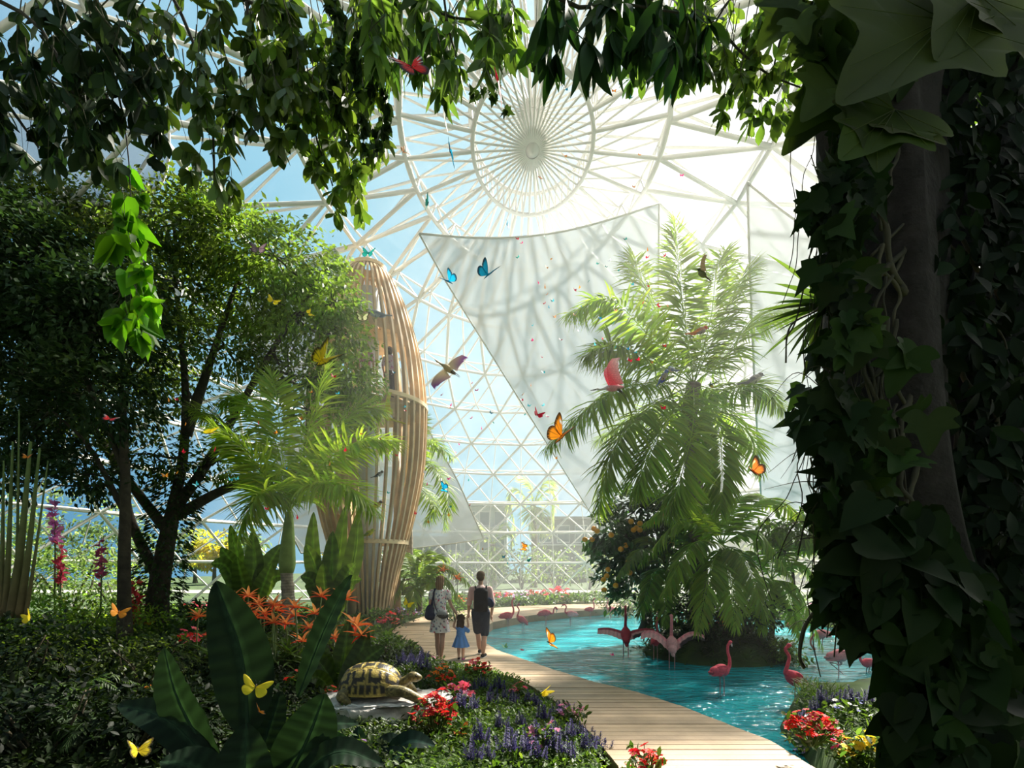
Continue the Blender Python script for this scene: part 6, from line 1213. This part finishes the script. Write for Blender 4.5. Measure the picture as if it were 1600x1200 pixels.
# (palette, x, y, span in px of the picture, D, rotation, fold, label)
for pal, x, y, sp, D, rot, fold, lab in (
    ('red', 643, 106, 66, 2.4, (62, -30, 35), 8, 'large red butterfly with black wing tips flying among the top leaves by the oculus'), ('crimson', 780, 131, 50, 3.0, (20, 78, 12), -8, 'red butterfly seen edge on beside the oculus rim'), ('blue', 703, 235, 40, 4.0, (15, 75, 20), 6, 'blue butterfly seen edge on in front of the oculus spokes'), ('teal', 669, 318, 26, 4.6, (70, 0, -80), 18, 'green butterfly below the oculus at the dome lattice'),
    ('teal', 576, 396, 24, 4.6, (75, 10, -15), 15, 'green butterfly just above the timber aviary top'), ('blue', 792, 351, 14, 5.6, (75, 0, 80), 20, 'small blue butterfly above the top edge of the large sail'), ('orange', 841, 276, 20, 4.8, (60, 30, 40), 25, 'orange butterfly under the hub of the oculus'), ('amber', 631, 238, 18, 5.0, (50, 50, 10), 30, 'orange butterfly on the dome lattice beside the edge on blue one'),
    ('blue', 762, 430, 44, 3.4, (60, 35, -20), 42, 'bright blue butterfly over the upper corner of the large sail'), ('blue', 702, 440, 34, 4.0, (55, -50, 30), 40, 'blue butterfly at the edge of the large sail beside the brighter one'), ('goldblack', 502, 564, 66, 2.6, (70, 45, 25), 60, 'yellow butterfly with black markings before the timber aviary'), ('cream', 567, 496, 22, 5.0, (80, 0, 4), 14, 'cream and black butterfly at the upper platform of the aviary'),
    ('yellow', 427, 470, 20, 5.0, (70, 20, 20), 10, 'yellow butterfly against the big tree crown'), ('yellow', 484, 490, 14, 6.0, (60, 60, 10), 20, 'small yellow butterfly at the crown edge beside the aviary'), ('white', 283, 459, 19, 5.2, (75, 0, 0), 30, 'pale white butterfly in the middle of the big tree crown'), ('mauve', 404, 389, 28, 4.8, (78, 0, 6), 14, 'dull mauve butterfly at the top of the big tree crown'),
    ('yellow', 326, 677, 34, 4.6, (65, 70, 30), 76, 'lemon butterfly with closed wings at the tip of the princess palm frond'), ('orange', 877, 682, 62, 2.6, (65, 40, -32), 52, 'large orange butterfly at the lower edge of the large sail'), ('crimson', 840, 648, 22, 4.0, (62, 25, 15), 32, 'deep red butterfly just above the large orange one'), ('brown', 1176, 737, 46, 2.9, (68, -50, 25), 58, 'rust and black butterfly before the misty sail beside the dark trunk'),
    ('orange', 858, 1004, 42, 4.5, (25, 62, 60), 30, 'orange butterfly gliding low over the pond'), ('yellow', 850, 1080, 30, 5.2, (70, 60, 10), 66, 'yellow butterfly hovering over the boardwalk'), ('yellow', 637, 943, 18, 8.0, (70, 30, 20), 20, 'yellow butterfly in front of the aviary foot by the woman'), ('yellow', 399, 1074, 46, 3.4, (68, 20, 25), 8, 'yellow butterfly on the tallest banana leaf'),
    ('yellow', 48, 965, 28, 6.0, (70, -30, -20), 40, 'golden butterfly over the shady shrubs by the reeds'), ('amber', 185, 957, 30, 6.0, (65, 20, 40), 30, 'amber butterfly over the sunlit shrub beside the forked trunk'), ('goldblack', 215, 1172, 44, 3.4, (60, 10, 60), 30, 'striped golden butterfly in the deep shade of the banana plant'), ('orange', 404, 1112, 26, 3.9, (20, 50, 60), 30, 'ochre butterfly half behind the tallest banana leaf'),
    ('red', 172, 655, 24, 5.4, (40, 10, 10), 12, 'red butterfly in the dark tree crown'), ('orange', 43, 714, 16, 6.2, (55, 0, 10), 20, 'orange butterfly above the reed stems'), ('blue', 692, 764, 24, 5.0, (30, 55, 100), 40, 'blue green butterfly before the low sail behind the aviary'), ('orange', 818, 856, 17, 7.0, (30, 60, 110), 30, 'red orange butterfly in front of the grey brown block'),
    ('teal', 824, 875, 12, 8.0, (70, 30, 30), 50, 'dark green butterfly below the red orange one at the glass wall'), ('blue', 786, 870, 8, 9.0, (70, 10, 20), 40, 'tiny blue butterfly above the man\'s head'), ('cyan', 792, 880, 7, 9.2, (60, 20, 60), 30, 'tiny turquoise butterfly nearest the man\'s head'), ('green', 788, 1010, 13, 9.0, (45, 0, 40), 20, 'dark green butterfly fluttering low above the water beside the man'),
    ('crimson', 815, 1016, 12, 8.6, (10, 0, 70), 8, 'dark red butterfly skimming the water by the boardwalk bend'), ('magenta', 956, 1023, 8, 9.4, (40, 0, 30), 20, 'pink butterfly low over the water beside the dark red flamingo'), ('orange', 959, 142, 9, 5.4, (80, 0, 5), 12, 'orange butterfly on the lattice under the pale green sprig'), ('blue', 883, 140, 11, 5.2, (65, 0, 30), 30, 'blue butterfly on the oculus rim'),
    ('teal', 986, 153, 8, 5.6, (75, 30, 0), 40, 'green butterfly under the pale green sprig'), ('teal', 1047, 153, 8, 5.6, (75, -40, 0), 40, 'green butterfly on the lattice below the dark pointed leaves'), ('amber', 882, 244, 10, 5.2, (60, 0, 20), 20, 'amber butterfly on the spokes beside the hub'), ('magenta', 1065, 274, 7, 6.0, (80, 0, 0), 10, 'pink butterfly on the lattice above the king palm'),
    ('amber', 999, 242, 6, 6.0, (70, 20, 0), 20, 'small amber butterfly on the lattice just outside the oculus ring'), ('orange', 990, 292, 6, 6.0, (70, 20, 0), 20, 'small orange butterfly just above the sail corner'), ('orange', 851, 449, 11, 5.8, (80, 0, 88), 12, 'orange tiger butterfly on the upper middle of the large sail'), ('crimson', 898, 453, 8, 6.4, (75, 0, 40), 15, 'red butterfly beside the upper frond tip of the king palm'),
    ('red', 1428 - 390, 540, 9, 7.0, (75, 0, 10), 10, 'orange red butterfly in the heart of the king palm'), ('crimson', 984, 563, 9, 7.0, (75, 20, 10), 20, 'first of two red butterflies above the pink spoonbill'), ('crimson', 996, 562, 9, 7.0, (75, -20, 10), 20, 'second of two red butterflies above the pink spoonbill'), ('blue', 980, 545, 9, 7.0, (70, 0, 30), 20, 'blue butterfly in the shaded king palm frond'), ('crimson', 1036, 637, 10, 7.0, (70, 0, 10), 10, 'red butterfly below the blue birds in the king palm'),
    ('crimson', 1029, 478, 8, 7.0, (75, 50, 0), 20, 'red butterfly between the large sail and the king palm plume'), ('blue', 937, 497, 8, 7.0, (70, 0, 20), 20, 'blue butterfly under the upper frond of the king palm'), ('peach', 961, 485, 8, 7.0, (70, 0, 20), 20, 'peach butterfly on the upper frond of the king palm'), ('cyan', 987, 444, 9, 6.6, (70, 0, 20), 20, 'turquoise butterfly above the upper frond of the king palm'), ('red', 1012, 447, 7, 6.6, (70, 0, 20), 20, 'red orange butterfly near the upright edge of the large sail')):
    butterfly(pal, x, y, D, sp / F * D, rot, fold, lab)
# the faraway ones: one mesh each, shared by copies
TINY = {}
def tiny_mesh(pal):
    if pal not in TINY:
        mb = MB()
        for s in (-1, 1):
            for outl in (FWO, HWO):
                m_ = wing_mesh('w', outl, (0, 0), pal, s); V = m_.v[0] @ roty(-s * math.radians(22)).T; mb.add(V, [f for f in m_.f], m_.c[0])
        tube(mb, [(0, .22, 0), (0, 0, .01), (0, -.35, -.03)], [.03, .045, .01], 5, (.04, .03, .025)); TINY[pal] = mb.data('butterfly', M['wing'])
    return TINY[pal]
CNAME = {'crimson': 'red', 'magenta': 'pink', 'amber': 'orange', 'cyan': 'turquoise', 'teal': 'green', 'blue': 'blue', 'peach': 'peach', 'white': 'pale', 'orange': 'orange', 'yellow': 'yellow'}
ZONES = (
    ('on the large white sail', 7.2, [('magenta', 841, 443), ('amber', 863, 404), ('amber', 854, 418), ('peach', 855, 460), ('cyan', 863, 470), ('crimson', 851, 474), ('blue', 857, 480), ('peach', 866, 495), ('cyan', 833, 508), ('magenta', 831, 532), ('crimson', 876, 531), ('crimson', 846, 558), ('teal', 977, 374), ('crimson', 1012, 402), ('amber', 1011, 391), ('teal', 968, 423), ('teal', 947, 417), ('white', 953, 407), ('white', 902, 516), ('teal', 809, 402), ('cyan', 849, 582), ('amber', 829, 602), ('amber', 817, 617), ('crimson', 815, 625), ('cyan', 827, 634), ('cyan', 849, 633), ('magenta', 855, 651), ('amber', 907, 449), ('teal', 934, 412), ('magenta', 815, 380), ('crimson', 808, 373), ('teal', 851, 371)]),
    ('against the blue dome wall', 7.4, [('crimson', 738, 599), ('crimson', 691, 617), ('magenta', 705, 634), ('amber', 702, 637), ('magenta', 737, 653), ('teal', 770, 661), ('magenta', 752, 670), ('crimson', 711, 706), ('magenta', 717, 695), ('blue', 746, 609), ('teal', 821, 648), ('teal', 733, 750), ('magenta', 745, 610), ('amber', 868, 716), ('magenta', 702, 748), ('blue', 767, 645)]),
    ('in the princess palm shade', 7.0, [('amber', 265, 626), ('crimson', 275, 624), ('amber', 291, 663), ('crimson', 288, 706), ('cyan', 314, 701), ('crimson', 337, 703), ('amber', 258, 743), ('amber', 277, 740), ('cyan', 306, 757), ('cyan', 370, 748), ('cyan', 360, 749), ('blue', 449, 732), ('orange', 431, 676), ('crimson', 405, 661), ('blue', 426, 656), ('orange', 469, 654), ('orange', 486, 613), ('cyan', 343, 645), ('crimson', 521, 588), ('cyan', 528, 615), ('crimson', 541, 704), ('orange', 516, 725), ('crimson', 417, 795), ('crimson', 466, 809), ('teal', 306, 736), ('white', 502, 632)]),
    ('in front of the timber aviary', 7.6, [('teal', 607, 790 - 20), ('cyan', 632, 636), ('crimson', 633, 642), ('crimson', 565, 678), ('orange', 592, 513), ('crimson', 619, 711), ('crimson', 612, 575), ('blue', 615, 582), ('orange', 593, 686), ('yellow', 503, 867)]),
    ('before the low sail and palm fronds', 7.8, [('magenta', 668, 737 + 20), ('amber', 702, 805), ('crimson', 650, 802), ('teal', 703, 792), ('amber', 670, 816), ('crimson', 735, 789), ('amber', 755, 858), ('white', 664, 738)]),
    ('by the king palm crown', 7.2, [('teal', 908, 479), ('amber', 897, 492), ('cyan', 959, 505), ('crimson', 941, 530), ('cyan', 929, 539), ('teal', 962, 543), ('amber', 1018, 566), ('peach', 1042, 478), ('crimson', 1005, 474), ('teal', 920, 440), ('cyan', 993, 551), ('crimson', 1039, 399)]))
SZ = {}
for zone, D, items in ZONES:
    tot = {}
    for pal, x, y in items: tot.setdefault(CNAME[pal], []).append((y, x, pal))
    for cn, lst in tot.items():
        lst.sort()
        for k, (y, x, pal) in enumerate(lst):
            d = D + U(-1, 1); sp = U(6.0, 8.5) * (1.25 if 'princess' in zone else .9); n = len(lst)
            lab = ('only tiny %s butterfly %s' % (cn, zone)) if n == 1 else ('tiny %s butterfly %s, %s from the top' % (cn, zone, ordn[k]))
            o = link('butterfly', tiny_mesh(pal)); o.location = tuple(P(x, y, d)); o.scale = (sp / F * d / 2,) * 3; o.rotation_euler = (U(.7, 1.5), U(-.7, .7), U(-1.6, 1.6)); tag(o, lab, 'butterfly', 'tiny butterflies ' + zone)

# ------------------------------------------------------------------ birds
def bird(label, pos, L_, rot, cols, kind='perched', beak=.12, tail=.45, wings=None, name='bird'):
    """small songbird: back, belly, head, wing colours; local +X is forward"""
    back, belly, hd, wg = (np.array(c, float) for c in cols); r = thing(name, pos, label, 'bird', rot=rot, scale=L_); mb = MB()
    R = roty(-.45); ball(mb, (0, 0, .0), (.27, .15, .16), R, belly, 16, 12); ball(mb, (-.02, 0, .05), (.25, .135, .13), R, back, 16, 12); ball(mb, (.21, 0, .20), (.125, .105, .11), None, hd, 14, 10)
    limb(mb, [(.30, 0, .20), (.33 + beak, 0, .18)], [.035, .01], (.04, .03, .03), 6, 5); limb(mb, [(-.15, 0, -.06), (-.35, 0, -.16), (-.30 - tail, 0, -.30)], [.07, .05, .035], wg, 8, 8)
    if kind == 'perched':
        for s in (-1, 1): limb(mb, [(.02, s * .06, -.12), (.04, s * .06, -.24)], [.02, .018], (.1, .07, .05), 5, 4)
    melt('body', mb, .022, near_col(mb), M['feather'], 2, r)
    for s in (-1, 1):
        mb = MB()
        if kind == 'perched':
            for k in range(5): scatter(mb, *leaf_t(.30, .05, .1, 5, .4), [(.12 - .05 * k, s * (.135 + .006 * k), .10 - .04 * k)], frames([(-1, -s * .06, -.42)], (0, s, .2)), .44, [wg * (1 - .12 * (k % 2))])
        else:
            n, m = 14, 7; t = np.linspace(0, 1, n); u = np.linspace(0, 1, m); ln = np.stack([.12 + .1 * np.sin(PI * t), s * (.08 + .75 * t), .12 + wings * t], 1); ch = .34 * (1 - .5 * t) * (1 + .05 * np.sin(t * 50)); X = ln[:, None] + ch[:, None, None] * u[None, :, None] * np.array((-1, s * .15, -.05))
            grid(mb, X, np.broadcast_to((wg * (1 + .15 * np.sin(t * 50))[:, None])[:, None], X.shape))
        mb.build('wing', M['feather'], r, world=False)
    mb = MB()
    for s in (-1, 1): ball(mb, (.255, s * .092, .225), .018, col=(.01, .01, .01), nu=6, nv=5)
    mb.build('eye', M['steel'], r, world=False)
    return r
Rd = math.radians
bird('pair bird with blue back, perched lower on the king palm', P(1038, 588, 10.4), .36, (0, 0, Rd(-70)), ((.10, .16, .50), (.55, .45, .35), (.12, .18, .5), (.10, .14, .55))); bird('yellow breasted bird perched beside the blue backed one', P(1050, 578, 10.5), .33, (0, 0, Rd(110)), ((.25, .35, .5), (.75, .6, .2), (.25, .35, .55), (.2, .25, .3)))
bird('red headed orange bird perched on the rising palm frond', P(1095, 517, 10.6), .40, (0, Rd(10), 0), ((.55, .20, .08), (.45, .32, .28), (.75, .12, .06), (.80, .25, .06))); bird('grey bird with striped head perched at the frond tip', P(1180, 592, 10.8), .48, (0, Rd(5), 0), ((.38, .34, .36), (.75, .66, .55), (.42, .38, .4), (.30, .27, .30)))
bird('tiny yellow and teal sunbird beside the palm trunk', P(1112, 603, 10.4), .24, (0, Rd(30), Rd(60)), ((.02, .22, .26), (.85, .60, .03), (.02, .25, .25), (.03, .12, .12)))
bird('hummingbird hovering beside the tallest palm frond', P(1097, 428, 5.0), .17, (0, Rd(-20), Rd(160)), ((.20, .22, .06), (.35, .33, .2), (.10, .12, .05), (.25, .2, .12)), 'flying', .35, .3, .5)
bird('parrot with yellow and blue wings flying inside the aviary', P(606, 652, 15.2), .62, (Rd(40), Rd(-10), Rd(170)), ((.02, .22, .50), (.80, .60, .05), (.05, .25, .3), (.70, .62, .06)), 'flying', .10, .7, .7); bird('small yellow bird below the parrot at the aviary slats', P(565, 655, 15.2), .40, (0, 0, Rd(-30)), ((.5, .5, .1), (.85, .7, .1), (.25, .2, .1), (.6, .55, .5)))
bird('grey parrot with red tail perched above the upper platform', P(586, 490, 15.4), .62, (0, Rd(20), Rd(190)), ((.34, .38, .45), (.45, .48, .52), (.5, .52, .55), (.26, .30, .38)), beak=.06); bird('orange brown bird perched low inside the aviary', P(590, 789, 15.6), .45, (0, 0, 0), ((.5, .18, .08), (.6, .3, .15), (.12, .08, .06), (.55, .2, .08)))
bird('yellow green bird on the lower hoop of the aviary', P(577, 833, 15.9), .46, (0, 0, Rd(10)), ((.45, .50, .03), (.80, .72, .05), (.6, .6, .05), (.25, .30, .05))); bird('black and white bird on the aviary slats above the orange brown one', P(593, 741, 15.6), .36, (0, 0, 0), ((.03, .03, .03), (.7, .7, .7), (.03, .03, .03), (.05, .05, .05)))
# crane in flight and spoonbill with lifted wing
def waders(name, label, pos, s_, rot, body, neckc, wing_in, wing_out, wl, wr, neck, bill, legs, spoon=False):
    r = thing(name, pos, label, 'bird', rot=rot, scale=s_); mb = MB(); ball(mb, (0, 0, 0), (.26, .12, .12), col=body, nu=18, nv=12); ball(mb, (-.22, 0, .0), (.16, .08, .05), col=body, nu=12, nv=8)
    limb(mb, [(.18, 0, .02)] + neck, [.075, .04, .03, .035], neckc, 9, 18); h = np.array(neck[-1]); ball(mb, h, (.055, .042, .042), col=neckc)
    limb(mb, [h, h + np.array((bill, 0, -.02))], [.028, .010 if not spoon else .016], (.05, .04, .04), 7, 6)
    if spoon: ball(mb, h + np.array((bill, 0, -.02)), (.05, .035, .014), col=(.06, .05, .05))
    for q in legs: limb(mb, q, [.035, .016, .012], (.12, .09, .08), 6, 10)
    melt('body', mb, .014, near_col(mb), M['feather'], 2, r)
    for s, up in ((-1, wl), (1, wr)):
        n, m = 34, 9; t = np.linspace(0, 1, n); u = np.linspace(0, 1, m); ln = np.stack([.12 + .16 * np.sin(PI * t * .9) - .10 * t, s * (.08 + .85 * t * math.cos(up)), .06 + .85 * t * math.sin(up) + .10 * np.sin(PI * t)], 1)
        notch = 1 - .30 * (np.abs((t * 17) % 1 - .5) > .36) * np.clip((t - .45) * 2.4, 0, 1); ch = .44 * (1 - .30 * t) * notch; X = ln[:, None] + ch[:, None, None] * u[None, :, None] * np.array((-1, s * .25, -.04)) * (1 + .0 * t[:, None, None])
        f = np.clip(u[None, :, None] * .7 + t[:, None, None] * .85 - .35, 0, 1); C = np.array(wing_in) * (1 - f) + np.array(wing_out) * f; grid(mb := MB(), X, np.clip(C * (1 + .12 * np.sin(t * 107))[:, None, None], 0, 1)); mb.build('wing', M['feather'], r, world=False)
    return r
waders('crane', 'tan and purple crane gliding with wings outstretched before the blue dome', P(700, 576, 8.0), .40, tuple(Matrix(((-.77, .60, -.15), (.10, .30, .95), (.62, .74, -.26))).to_quaternion().to_euler()), (.80, .60, .36), (.60, .48, .33), (.82, .62, .40), (.32, .06, .42), .10, .05, [(.34, 0, .05), (.48, 0, .09), (.56, 0, .11)], .13, [[(-.2, -.03, -.04), (-.42, -.03, -.06), (-.62, -.03, -.09)], [(-.2, .03, -.04), (-.42, .03, -.05), (-.6, .03, -.06)]])
waders('spoonbill', 'pink spoonbill with raised wing flying before the king palm', P(958, 606, 8.0), .46, (0, Rd(5), Rd(180)), (.85, .42, .48), (.80, .76, .80), (.80, .10, .14), (.90, .55, .58), 1.25, 1.05, [(.30, 0, .0), (.44, 0, -.02), (.52, 0, .0)], .22, [[(-.15, -.03, -.06), (-.30, -.03, -.22), (-.40, -.03, -.40)], [(-.15, .03, -.06), (-.32, .03, -.20), (-.42, .03, -.36)]], spoon=True)
# ------------------------------------------------------------------ sunlit haze under the dome
hz = bpy.data.materials.new('haze'); hz.use_nodes = True; nt = hz.node_tree; nt.nodes.clear(); N, L = nt.nodes.new, nt.links.new
out = N('ShaderNodeOutputMaterial'); vs = N('ShaderNodeVolumeScatter'); vs.inputs['Density'].default_value =   .011; vs.inputs['Anisotropy'].default_value = .35; vs.inputs['Color'].default_value = (1, .98, .93, 1); L(vs.outputs[0], out.inputs['Volume'])
mb = MB(); box(mb, (8, 20.5, 7.0), (24, 26, 13.6)); tag(mb.build('haze', hz, smooth=False), 'soft sunlit haze hanging inside the dome', 'haze', kind='stuff')
